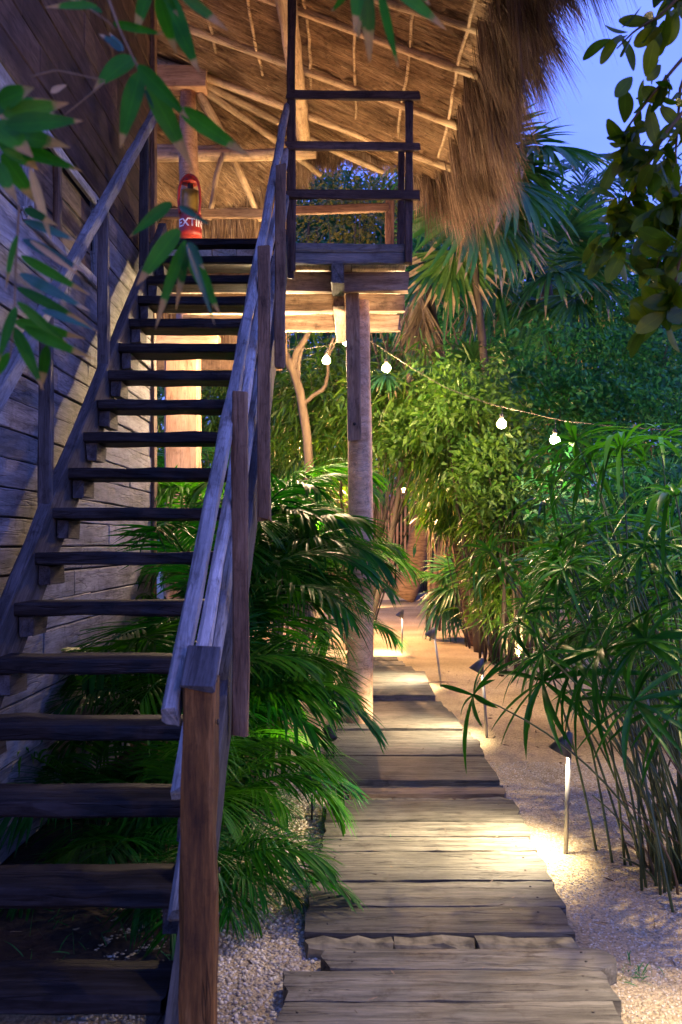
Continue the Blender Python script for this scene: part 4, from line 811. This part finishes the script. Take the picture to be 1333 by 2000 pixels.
# tangled twigs below the deck
t = thing('twiggy_shrub', 'tangle of bare twigs hanging right of the deck beams', 'shrub', (at(780, 1000, 12).x, 12, 0))
for k in range(26):
    x0, y0 = random.uniform(720, 960), random.uniform(560, 760); a = random.uniform(-2.6, -.5); l = random.uniform(60, 150)
    branch([(x0, y0+80), (x0+random.uniform(-20, 20), y0+30), (x0+math.cos(a)*l*.5, y0+math.sin(a)*l*.5), (x0+math.cos(a)*l, y0+math.sin(a)*l*.8)], .012, .004, 12.4+random.uniform(-.6, .8), 'barkpale', 5, 'twig', t)
# ---- umbrella plant clump on the right
def whorl_mesh(seed, n, Lf, w_, droop, cup):
    rg = np.random.default_rng(seed); a = np.linspace(0, 2*np.pi, n, endpoint=False)+rg.normal(0, .18, n)
    D = np.stack([np.cos(a), np.sin(a), cup+rg.normal(0, .18, n)], 1); S = np.stack([-np.sin(a), np.cos(a), rg.normal(0, .25, n)], 1)
    V, Q, U = strips(np.zeros((n, 3)), D, S, Lf*rg.uniform(.75, 1.1, n), w_*1.2*rg.uniform(.75, 1.15, n), .8*droop*rg.uniform(.5, 1.4, n), 7, 'lance', fold=.4)
    return MB().add(V, Q, U).mesh('leaf_head', M['papyrus'])
WH = [whorl_mesh(200+k, n, L_, .019, d, c) for k, (n, L_, d, c) in enumerate(((15, .33, .65, .25), (18, .30, .9, .45), (13, .36, .5, .1), (16, .34, 1.15, .7), (11, .27, .3, .05), (17, .38, .85, .3)))]
pp = thing('umbrella_plant', 'large umbrella plant clump with drooping leaf heads at the right edge of the path', 'plant', (1.42, 4.1, 0))
heads = [(1062, 1330, 3.95, 2, 1.15), (926, 1358, 3.7, 4, .95), (1085, 1270, 4.1, 0, 1.1), (1182, 1270, 3.7, 5, 1.1), (1262, 1255, 3.6, 1, 1.1), (985, 1120, 4.6, 3, .95), (960, 1078, 4.9, 3, .85), (1215, 880, 4.1, 3, 1.15), (1125, 862, 4.5, 5, 1.0), (1085, 945, 4.6, 3, 1), (1320, 970, 3.6, 3, 1.1), (1290, 1120, 3.7, 2, 1.1),
         (1150, 1030, 4.3, 5, 1), (1060, 1180, 4.5, 0, 1), (1290, 860, 4.6, 1, 1), (1240, 1370, 3.5, 2, 1), (1330, 1380, 3.5, 0, 1), (1170, 1150, 4.1, 1, 1)]
rg = np.random.default_rng(5)
for k in range(34):
    x = 1345-rg.uniform(0, 1)**1.4*330; heads.append((x, 1180+rg.uniform(-330, 190)*(1 if x > 1120 else .55)+(1333-x)*.1, rg.uniform(3.6, 5.2), int(rg.integers(0, 6)), rg.uniform(.65, .95)))
for (hx, hy, Y, k, s) in heads:
    h = at(hx, hy, Y); b0 = Vector((1.42+rg.normal(0, .14)+(.05 if hx > 1200 else -.10), 4.02+rg.normal(0, .2), -.03)); mid = b0.lerp(h, .55)+Vector((-(h.x-b0.x)*.22, 0, .14))
    q = np.linspace(0, 1, 12)[:, None]; P = (1-q)**2*np.array(b0)+2*q*(1-q)*np.array(mid)+q*q*np.array(h)
    tube('stem', P, np.linspace(.0062, .003, 12), M['papstem'], pp, 5)
    dirv = Vector(P[-1]-P[-3]).normalized(); rot = Vector((0, 0, 1)).rotation_difference(dirv).to_matrix().to_4x4()
    link('leaf_head', WH[k], pp, Matrix.Translation(h) @ rot @ Matrix.Rotation(rg.uniform(0, 6.28), 4, 'Z') @ Matrix.Scale(s, 4), kind='stuff')
for k in range(90):  # bare and dead stems that fill the clump's foot
    a = rg.uniform(0, 6.28); rr = rg.uniform(0, 1)**.6; b0 = Vector((1.44+.27*rr*math.cos(a), 4.02+.36*rr*math.sin(a), -.02)); ln = rg.uniform(.3, 1.3) if k % 3 else rg.uniform(.12, .4); lean = rg.normal(0, .22, 2)
    P = [b0+Vector((lean[0]*ln*q*q-.1*q*q, lean[1]*ln*q*q, ln*q)) for q in np.linspace(0, 1, 7)]
    tube('stem', P, np.linspace(.006, .0028, 7), M['papstem'] if k % 4 else M['twig'], pp, 5)
# second clump farther back
p2 = thing('umbrella_plant', 'farther umbrella plant clump behind the first, in the shade', 'plant', (2.2, 6.4, 0))
for k in range(26):
    hx, hy, Y = rg.uniform(1030, 1330), rg.uniform(960, 1290), rg.uniform(5.8, 6.9); h = at(hx, hy, Y); b0 = Vector((2.15+rg.normal(0, .16), 6.4+rg.normal(0, .2), -.03)); mid = b0.lerp(h, .5)+Vector((0, 0, .15))
    q = np.linspace(0, 1, 10)[:, None]; P = (1-q)**2*np.array(b0)+2*q*(1-q)*np.array(mid)+q*q*np.array(h); tube('stem', P, np.linspace(.006, .003, 10), M['papstem'], p2, 5)
    link('leaf_head', WH[int(rg.integers(0, 6))], p2, Matrix.Translation(h) @ Matrix.Rotation(rg.uniform(0, 6.28), 4, 'Z') @ Matrix.Scale(rg.uniform(.9, 1.2), 4), kind='stuff')
# ---- ground litter, small grass tufts
def tuft(n, x, y, r, l, name, label):
    B = np.stack([x+rng.normal(0, r, n), y+rng.normal(0, r, n), np.full(n, .01)], 1); D = unit(n, 1.4); S = unit(n)
    V, Q, U = strips(B, D, S, l*rng.uniform(.4, 1.2, n), .004, rng.uniform(.1, .7, n), 3, 'lance'); o = link(name, MB().add(V, Q, U).mesh(name, M['shrub']), kind='stuff', label=label)
tuft(34, .885, 3.12, .035, .08, 'grass', 'tiny green grass tuft beside the front planks'); tuft(120, -.9, 3.55, .25, .14, 'grass', 'sparse grass under the lowest stair treads'); tuft(60, -.35, 4.3, .2, .1, 'grass', 'sparse grass below the palms')
N = 70; B = np.stack([rng.uniform(-.15, .8, N), rng.uniform(2.6, 9, N), np.full(N, .076)], 1); D = unit(N); D[:, 2] = rng.uniform(-.02, .1, N); S = unit(N); S[:, 2] *= .2
V, Q, U = strips(B, D, S, rng.uniform(.008, .04, N), rng.uniform(.003, .008, N), 0, 2, 'lance'); link('leaf_litter', MB().add(V, Q, U).mesh('leaf_litter', M['plankbrown']), kind='stuff', label='tiny dry bits scattered on the planks')
N = 620; B = np.stack([rng.uniform(-1.3, 2.4, N), rng.uniform(2.6, 11, N), np.zeros(N)], 1); B[:, 2] = gz(B[:, 0], B[:, 1])+.006; B = B[(B[:, 0] < -.2) | (B[:, 0] > .83)]; N = len(B)
D = unit(N); D[:, 2] = rng.uniform(-.02, .12, N); S = unit(N); S[:, 2] *= .3
V, Q, U = strips(B, D, S, rng.uniform(.02, .07, N), rng.uniform(.004, .012, N), 0, 2, 'lance'); link('leaf_litter', MB().add(V, Q, U).mesh('leaf_litter', M['plankbrown']), kind='stuff', label='small dry leaves scattered on the sand')
t = thing('dead_leaf', 'long brown dead leaf lying across the path edge near the second light', 'leaf', (.62, 9.0, .09))
V, Q, U = strips(np.array([[.58, 8.95, .10]]), np.array([[1., .35, .03]]), np.array([[0, 1., .2]]), .42, .035, .05, 6, 'lance', fold=.4); link('blade', MB().add(V, Q, U).mesh('blade', M['plankbrown']), t)
# ---- leathery leaves overhanging at the top right
LV = []
for k, (l, w_, f, d) in enumerate(((.088, .042, .18, .12), (.10, .046, .1, .2), (.078, .044, .3, -.1), (.105, .04, .2, .3), (.065, .036, .25, .1))):
    V, Q, U = strips(np.zeros((1, 3)), np.array([[1., 0, 0]]), np.array([[0, 1., 0]]), l, w_, d, 9, 'obov', fold=f); LV.append(MB().add(V, Q, U).mesh('leathery_leaf', M['mangrove']))
mg = thing('overhanging_branch', 'branch of leathery oval leaves hanging in from the top right corner', 'branch', tuple(at(1400, 200, 2.5)))
brs = [([(1380, -60), (1290, 30), (1240, 60), (1205, 95)], 16), ([(1400, 40), (1320, 130), (1270, 190), (1225, 250), (1205, 320)], 34), ([(1400, 140), (1300, 260), (1240, 370), (1205, 450), (1190, 510)], 58), ([(1400, 260), (1310, 400), (1290, 500), (1270, 570)], 60), ([(1400, 380), (1330, 500), (1310, 590), (1285, 640)], 44), ([(1390, -80), (1320, -10), (1290, 20)], 12), ([(1400, 60), (1330, 160), (1320, 300), (1330, 420)], 44)]
for (pts, nl) in brs:
    Y = random.uniform(2.2, 2.7); P = curve([tuple(at(p[0], p[1], Y+.05*i_)) for i_, p in enumerate(pts)], 16); tube('twig', P, np.linspace(.006, .0018, 16), M['mangtwig'], mg, 6)
    for k in range(nl):
        u = random.uniform(.25, 1)**.8; b0 = Vector([np.interp(u*15, range(16), P[:, c]) for c in range(3)])+Vector(rg.normal(0, .022, 3))
        d = Vector((random.gauss(-.25, .6), random.gauss(-.1, .6), random.gauss(-.55, .7))); me = random.choice(LV)
        mw = Matrix.Translation(b0) @ frame(d, Vector(rg.normal(0, 1, 3))).to_4x4() @ Matrix.Scale(random.uniform(.75, 1.15), 4); link('leaf', me, mg, mw)
for (a, b_, s) in (((1235, 150), (1205, 185), .8), ((1262, 150), (1270, 118), .9), ((1300, 610), (1240, 650), 1.0), ((1330, 590), (1250, 590), 1.05)):
    b0 = at(*a, 2.4); d = at(*b_, 2.38)-b0; link('leaf', LV[0], mg, Matrix.Translation(b0) @ frame(d, Vector((0, -1, .2))).to_4x4() @ Matrix.Scale(s, 4))
# ---- bamboo leaves close to the lens
def near_leaf(parent, b, tp, wpx, Y, mat='near', dy=0., fold=.25, droop=.06, roll=0.):
    b0 = at(b[0], b[1], Y); e = at(tp[0], tp[1], Y+dy); d = e-b0; L = d.length; side = d.cross(Vector((0, 1, 0))).normalized(); side = (Matrix.Rotation(roll, 3, d.normalized()) @ side)
    V, Q, U = strips(np.zeros((1, 3)), np.array([[1., 0, 0]]), np.array([[0, 1., 0]]), L*1.04, wpx/F*Y*.84, droop, 14, 'bamboo', fold=fold)
    return link('leaf', MB().add(V, Q, U).mesh('leaf', M[mat]), parent, Matrix.Translation(b0) @ frame(d, d.normalized().cross(side)).to_4x4())
def twig(parent, pts, Y, r=.0022): 
    P = curve([tuple(at(p[0], p[1], Y)) for p in pts], 14); tube('twig', P, np.linspace(r, r*.5, 14), M['twig'], parent, 6)
Yn = 1.45
n1 = thing('bamboo_sprig', 'bamboo sprig with broad green leaves hanging from the top left over the wall', 'branch', tuple(at(265, 130, Yn)))
twig(n1, [(205, -20), (235, 60), (268, 130), (300, 150)], Yn); twig(n1, [(268, 130), (330, 185), (360, 215)], Yn); twig(n1, [(140, -8), (215, 45), (225, 60)], Yn, .0014); twig(n1, [(60, 150), (110, 137), (205, 157)], Yn, .0014); twig(n1, [(205, 160), (170, 190), (130, 222)], Yn, .0014)
for b, e, w_, m_, ro in (((190, 12), (90, 10), 24, 'near', .2), ((200, 25), (130, -10), 22, 'near', .5), ((222, 45), (318, 67), 20, 'near', .5), ((238, 98), (197, 66), 22, 'nearblue', .2), ((262, 112), (186, 166), 56, 'near', .2), ((275, 140), (234, 282), 48, 'near', 0), ((270, 128), (364, 228), 38, 'near', .3), ((290, 165), (373, 322), 46, 'near', 0), ((352, 212), (482, 303), 40, 'near', .3), ((240, 100), (215, 60), 16, 'nearblue', .5), ((285, 175), (300, 215), 14, 'nearblue', .6)):
    near_leaf(n1, b, e, w_, Yn+random.uniform(-.06, .06), m_, random.uniform(-.04, .04), roll=ro)
n2 = thing('bamboo_sprig', 'bamboo leaves hanging straight down from the top edge above the stairs', 'branch', tuple(at(320, -20, Yn)))
for b, e, w_ in (((296, -30), (262, 66), 40), ((312, -25), (386, 132), 52), ((308, -10), (344, 108), 34), ((352, -10), (447, 56), 30), ((300, -40), (350, 30), 30)): near_leaf(n2, b, e, w_, Yn+random.uniform(-.06, .06), 'near', random.uniform(-.04, .04), roll=random.uniform(-.4, .4))
twig(n2, [(330, -80), (312, -40), (300, -20)], Yn)
n3 = thing('bamboo_sprig', 'bamboo leaves with dry tips clustered at the left edge of the frame', 'branch', tuple(at(-20, 240, Yn)))
twig(n3, [(-30, 200), (5, 245), (15, 310), (5, 350)], Yn)
for b, e, w_ in (((8, 225), (132, 200), 44), ((0, 200), (60, 172), 50), ((12, 245), (158, 232), 50), ((5, 225), (100, 195), 50), ((18, 262), (128, 283), 46), ((10, 280), (155, 330), 36), ((5, 300), (76, 402), 42), ((0, 270), (75, 330), 52), ((-5, 320), (30, 390), 34), ((0, 180), (30, 250), 60), ((-10, 240), (60, 300), 60)): near_leaf(n3, b, e, w_, Yn-.1+random.uniform(-.08, .08), 'near', random.uniform(-.05, .05), roll=random.uniform(-.5, .5))
for b, e, w_ in (((100, 180), (130, 165), 16), ((85, 215), (125, 245), 18)): near_leaf(n3, b, e, w_, Yn, 'nearpink')
n4 = thing('bamboo_sprig', 'bamboo frond with many parallel leaves at the middle left edge', 'branch', tuple(at(35, 420, Yn)))
twig(n4, [(38, 400), (32, 500), (28, 620), (20, 700)], Yn, .002)
for b, e, w_, m_ in (((48, 408), (110, 438), 22, 'near'), ((48, 432), (150, 468), 24, 'nearblue'), ((45, 468), (165, 528), 26, 'nearblue'), ((42, 500), (168, 572), 24, 'near'), ((40, 535), (168, 602), 26, 'nearblue'), ((35, 562), (185, 640), 26, 'near'), ((82, 605), (180, 640), 18, 'nearblue'), ((30, 628), (160, 660), 30, 'near'), ((48, 640), (175, 700), 28, 'near'), ((28, 640), (84, 756), 30, 'near'), ((92, 675), (80, 760), 26, 'near'), ((32, 600), (-5, 705), 26, 'near'), ((34, 460), (8, 560), 20, 'near'), ((20, 690), (-10, 740), 26, 'near'), ((35, 590), (150, 690), 24, 'near'), ((60, 330), (100, 470), 22, 'nearpink'), ((60, 470), (160, 540), 14, 'nearpink')): near_leaf(n4, b, e, w_, Yn+random.uniform(-.05, .05), m_, random.uniform(-.04, .04), roll=random.uniform(-.4, .4))
n5 = thing('bamboo_sprig', 'small bamboo sprig with dry tips hanging in front of the upper treads', 'branch', tuple(at(360, 440, Yn)))
twig(n5, [(440, 300), (395, 400), (362, 465)], Yn, .0006)
for b, e, w_, m_ in (((335, 396), (256, 458), 30, 'near'), ((350, 448), (268, 552), 44, 'near'), ((362, 470), (302, 634), 28, 'near'), ((366, 480), (345, 600), 20, 'near'), ((368, 492), (428, 608), 34, 'near'), ((366, 478), (420, 630), 16, 'nearblue'), ((368, 474), (398, 525), 26, 'nearblue'), ((350, 402), (408, 438), 16, 'nearblue')): near_leaf(n5, b, e, w_, Yn+random.uniform(-.05, .05), m_, random.uniform(-.03, .03), roll=random.uniform(-.25, .25))
n6 = thing('bamboo_sprig', 'cluster of pointed bamboo leaves hanging at the top centre before the thatch', 'branch', tuple(at(710, -30, Yn)))
for b, e, w_ in (((682, -12), (645, 22), 22), ((695, -25), (701, 72), 30), ((715, -25), (724, 118), 36), ((742, -20), (776, 128), 22), ((765, -25), (872, 52), 36), ((705, -30), (692, 60), 26), ((790, -35), (840, 5), 20)): near_leaf(n6, b, e, w_, Yn+random.uniform(-.05, .05), 'near', random.uniform(-.04, .04), roll=random.uniform(-.3, .3))
twig(n6, [(700, -90), (712, -50), (730, -25)], Yn)
# ================================================================ FENCE, KERB
fn = thing('cane_fence', 'tall fence of upright bamboo canes behind the sand at the back', 'fence', (0, 24.4, 0))
x = -3.6
while x < 3.4:
    r = random.uniform(.022, .034); h = random.uniform(2.7, 3.05); tube('cane', [(x+random.uniform(-.015, .015)*q, 24.4+random.uniform(-.02, .02), .1+h*q) for q in np.linspace(0, 1, 5)], r, M['cane'], fn, 7); x += 2*r+random.uniform(.004, .045)
for z in (.6, 1.6, 2.6): beam('rail', (-3.7, 24.47, z), (3.5, 24.47, z), .05, .06, M['barkdark'], fn)
kb = setl(beam('kerb', (-4, 24.0, .06), (5, 24.0, .06), .3, .2, M['concrete'], None, st=20), 'low concrete kerb between the sand and the cane fence', 'kerb')
# ================================================================ PATH LIGHTS
WARM = (1, .79, .52)
def shade_arrays(L, r0, r1, n=22):
    a = np.linspace(0, 2*np.pi, n, endpoint=False); ring = lambda r, z: np.stack([np.cos(a)*r, np.sin(a)*r, np.full(n, z)], 1)
    Rg = [ring(.001, 0), ring(r0*.8, 0), ring(r0, -.004), ring(r1, -L), ring(r1-.002, -L-.0005), ring(r0-.003, -.008), ring(.001, -.008)]
    V = np.concatenate(Rg); k = len(Rg); i = np.arange(k-1)[:, None]; j = np.arange(n)[None]; j2 = (j+1) % n
    return V, np.stack([i*n+j, (i+1)*n+j, (i+1)*n+j2, i*n+j2], -1).reshape(-1, 4)
def path_light(X, Y, h, lean, label, P=14, seen=True):
    t = thing('path_light', label, 'garden light', (X, Y, 0), 'path lights along the right edge of the planks')
    top = Vector((X+lean, Y, h)); tube('post', [(X, Y, -.04), (X+lean*.5, Y, h*.5), top], .0105, M['lamppost'], t, 12)
    axis = Matrix.Rotation(R(27), 4, 'Y'); V, Q = shade_arrays(.102, .014, .056)
    mw = Matrix.Translation(top+Vector((.004, -.004, .052))) @ axis; sh = link('shade', MB().add(V, Q).mesh('shade', M['lamp']), t, mw)
    V, Q = tube_arrays([(0, 0, -.030), (0, 0, -.045)], .024, 14); link('lamp_lens', MB().add(V, Q).mesh('lamp_lens', M['lens']), t, mw)
    ld = bpy.data.lights.new('path_lamp', 'SPOT'); ld.energy = P; ld.color = WARM; ld.spot_size = R(150); ld.spot_blend = .9; ld.shadow_soft_size = .018
    lo = link('path_lamp', ld, t, mw @ Matrix.Translation((0, 0, -.056)) @ Matrix.Rotation(R(27), 4, 'Y'))
M['lens'] = emit('lamp_lens_glow', (1, .72, .42), 5)
for (px, py, Yv, tx, tz_, lb, P) in ((1105, 1667, 4.38, 1112, 1452, 'nearest path light with a cone shade, standing by the umbrella plant', 62), (952, 1441, 6.98, 942, 1300, 'second path light, half hidden by hanging umbrella plant leaves', 45), (863, 1342, 9.45, 848, 1236, 'third path light, leaning slightly to the left', 42), (785, 1276, 12.3, 787, 1199, 'farthest path light at the end of the planks', 45)):
    X = (px-VX)/F*Yv; h = EYE-(tz_-VY)/F*Yv; path_light(X, Yv, h, (tx-px)/F*Yv, lb, P)
path_light(1.22, 2.55, .52, 0, 'extra path light added just outside the right edge, nearest the photographer', 14)  # extra lamp added out of view to warm the gravel
# ================================================================ STRING LIGHTS
def string(label, pts, Y, bulbs):
    t = thing('string_lights', label, 'string lights', tuple(at(*pts[0][:2], Y)))
    P = curve([tuple(at(p[0], p[1], p[2])) for p in pts], 60); tube('cord', P, .003, M['cord'], t, 5)
    for (bx, by, bY, cy0) in bulbs:
        c = at(bx, by, bY); a = at(bx+1, cy0, bY); g = link('bulb', None, t, Matrix.Translation(c))
        tube('drop_cord', [a, a.lerp(c, .5)+Vector((.004, 0, 0)), c+Vector((0, 0, .06))], .004, M['socket'], g, 5); tube('socket', [c+Vector((0, 0, .085)), c+Vector((0, 0, .03))], .017, M['socket'], g, 10)
        z = np.array([-.042, -.038, -.026, -.008, .012, .028, .036]); rr = 1.2*np.array([.004, .016, .028, .034, .030, .018, .012]); V, Q = tube_arrays([(c.x, c.y, c.z+q) for q in z], rr, 14); link('glass', MB().add(V, Q).mesh('glass', M['bulb']), g)
string('cord of warm bulbs running from under the deck behind the pole', [(500, 690, 10.2), (560, 683, 10.2), (600, 681, 10.2), (640, 675, 10.1), (676, 662, 10.0), (700, 655, 9.9)], 10.1, [(638, 703, 10.1, 676), (678, 667, 10.0, 660)])
string('long cord of warm bulbs sagging across the garden to the right', [(700, 655, 9.9), (735, 672, 9.8), (757, 688, 9.7), (800, 716, 9.6), (870, 757, 9.2), (960, 790, 8.9), (1040, 808, 8.6), (1100, 822, 8.4), (1200, 833, 8.1), (1340, 842, 7.6), (1500, 838, 7.2)], 9, [(755, 718, 9.7, 688), (980, 827, 8.85, 795), (1084, 858, 8.45, 820)])
string('single far bulb cord hanging before the cane fence', [(640, 930, 21), (740, 940, 21), (790, 944, 21), (860, 930, 21)], 21, [(790, 957, 21, 944)])
# ================================================================ ADDED FILL LAMPS (unseen, for the warm light)
def fill_uplight(loc, target, P, size, label, col_=WARM, blend=.6, soft=.03):  # unseen spot added to brighten what it points at
    t = thing('fill_uplight', label, 'garden light', loc, 'small fill spotlights added out of sight'); l = Vector(loc); d = (Vector(target)-l).normalized()
    rot = Vector((0, 0, -1)).rotation_difference(d).to_matrix().to_4x4(); V, Q = shade_arrays(.09, .03, .035, 16); link('housing', MB().add(V, Q).mesh('housing', M['socket']), t, Matrix.Translation(l) @ rot)
    V, Q = tube_arrays([(l.x, l.y, l.z-.02), (l.x, l.y, max(0, l.z-.14))], .006, 6); link('spike', MB().add(V, Q).mesh('spike', M['socket']), t)
    ld = bpy.data.lights.new('fill_uplight_lamp', 'SPOT'); ld.energy = P; ld.color = col_; ld.spot_size = R(size); ld.spot_blend = blend; ld.shadow_soft_size = soft; link('fill_uplight_lamp', ld, t, Matrix.Translation(l+d*.096) @ rot)
W2 = (1, .72, .42)
fill_uplight((-.28, 6.5, 1.3), (-.02, 7.0, 3.2), 75, 105, 'fill light added among the palms below the front edge of the deck', blend=1)
fill_uplight((.05, 7.44, 1.95), (-.03, 7.8, 3.2), 120, 150, 'fill spotlight added behind the deck pole, pointing up', blend=1)
fill_uplight((-1.0, 7.4, 3.50), (.0, 8.9, 5.6), 12, 140, 'fill light added on the deck floor by the wall', (1, .50, .21), blend=1)
fill_uplight((.05, 8.1, 3.50), (-.2, 8.0, 5.6), 8, 150, 'fill light added on the deck floor at the right', (1, .50, .21), blend=1)
fill_uplight((.45, 20.5, .15), (.9, 25, 1.6), 130, 110, 'fill light added on the sand before the cane fence', (1, .6, .3), blend=1)
fill_uplight((1.75, 10.1, .15), (1.0, 12, 1.9), 50, 100, 'fill light added in the bamboo bushes', (1, .74, .4), blend=1)
fill_uplight((-.35, 10.6, .3), (-.2, 12.2, 2.4), 35, 110, 'fill light added below the left bamboo bush', (1, .74, .4), blend=1)
fill_uplight((2.5, 9.9, .15), (2.2, 12, 2.0), 45, 110, 'fill light added before the right shrubs', (1, .74, .4), blend=1)
fill_uplight((-.20, 4.85, .16), (-.75, 5.7, 1.2), 5, 150, 'fill light added between the front palms', (1, .82, .5), blend=1)
fill_uplight((-.12, 6.1, .16), (-.75, 6.7, 1.4), 9, 150, 'fill light added at the foot of the palms before the deck pole', (1, .82, .5), blend=1)
def fill_lantern(loc, P, label, col_=W2, r=.045, drop=.12):  # unseen glass lamp added for warm fill
    t = thing('fill_lamp', label, 'lamp', loc, 'added round glass lamps'); l = Vector(loc)
    z = np.linspace(-1, 1, 9); V, Q = tube_arrays([(l.x, l.y, l.z+q*r) for q in z], r*np.sqrt(np.clip(1.02-z*z, .02, 1)), 16); link('glass', MB().add(V, Q).mesh('glass', emit('lamp_glass_glow', col_, P/(math.pi*4*math.pi*r*r))), t)
    V, Q = tube_arrays([(l.x, l.y, l.z+r*.9), (l.x, l.y, l.z+r+.03)], r*.8, 14); link('holder', MB().add(V, Q).mesh('holder', M['socket']), t)
    V, Q = tube_arrays([(l.x, l.y, l.z+r+.02), (l.x, l.y, l.z+r+drop)], .006, 6); link('stem', MB().add(V, Q).mesh('stem', M['socket']), t)
fill_lantern((-.635, 8.55, 2.97), 80, 'round glass lamp added under the deck behind the palms')
fill_lantern((.125, 14.5, 2.6), 420, 'round glass lamp added on a thin post in the sand yard behind the deck pole', (1, .52, .22), drop=-2.7)
fill_lantern((1.9, -1.2, 2.3), 26, 'round glass lamp added out of view behind the photographer', (1, .5, .2), drop=.6)

def fill_pendant(loc, P, size, label):  # added out of frame as warm fill for path and gravel
    t = thing('fill_pendant_lamp', label, 'lamp', loc, 'added shaded pendants'); V, Q = shade_arrays(.14, .03, .11, 20); link('shade', MB().add(V, Q).mesh('shade', M['lamp']), t, Matrix.Translation(loc))
    tube('cord', [Vector(loc)+Vector((0, 0, q)) for q in (0, .6, 1.4)], .004, M['socket'], t, 5)
    ld = bpy.data.lights.new('fill_pendant_bulb', 'SPOT'); ld.energy = P; ld.color = (1, .74, .36); ld.spot_size = R(size); ld.spot_blend = .8; ld.shadow_soft_size = .04; link('fill_pendant_bulb', ld, t, Matrix.Translation(Vector(loc)-Vector((0, 0, .15))))
fill_pendant((1.6, 3.9, 3.7), 125, 92, 'shaded fill lamp added above the umbrella plant, out of frame')
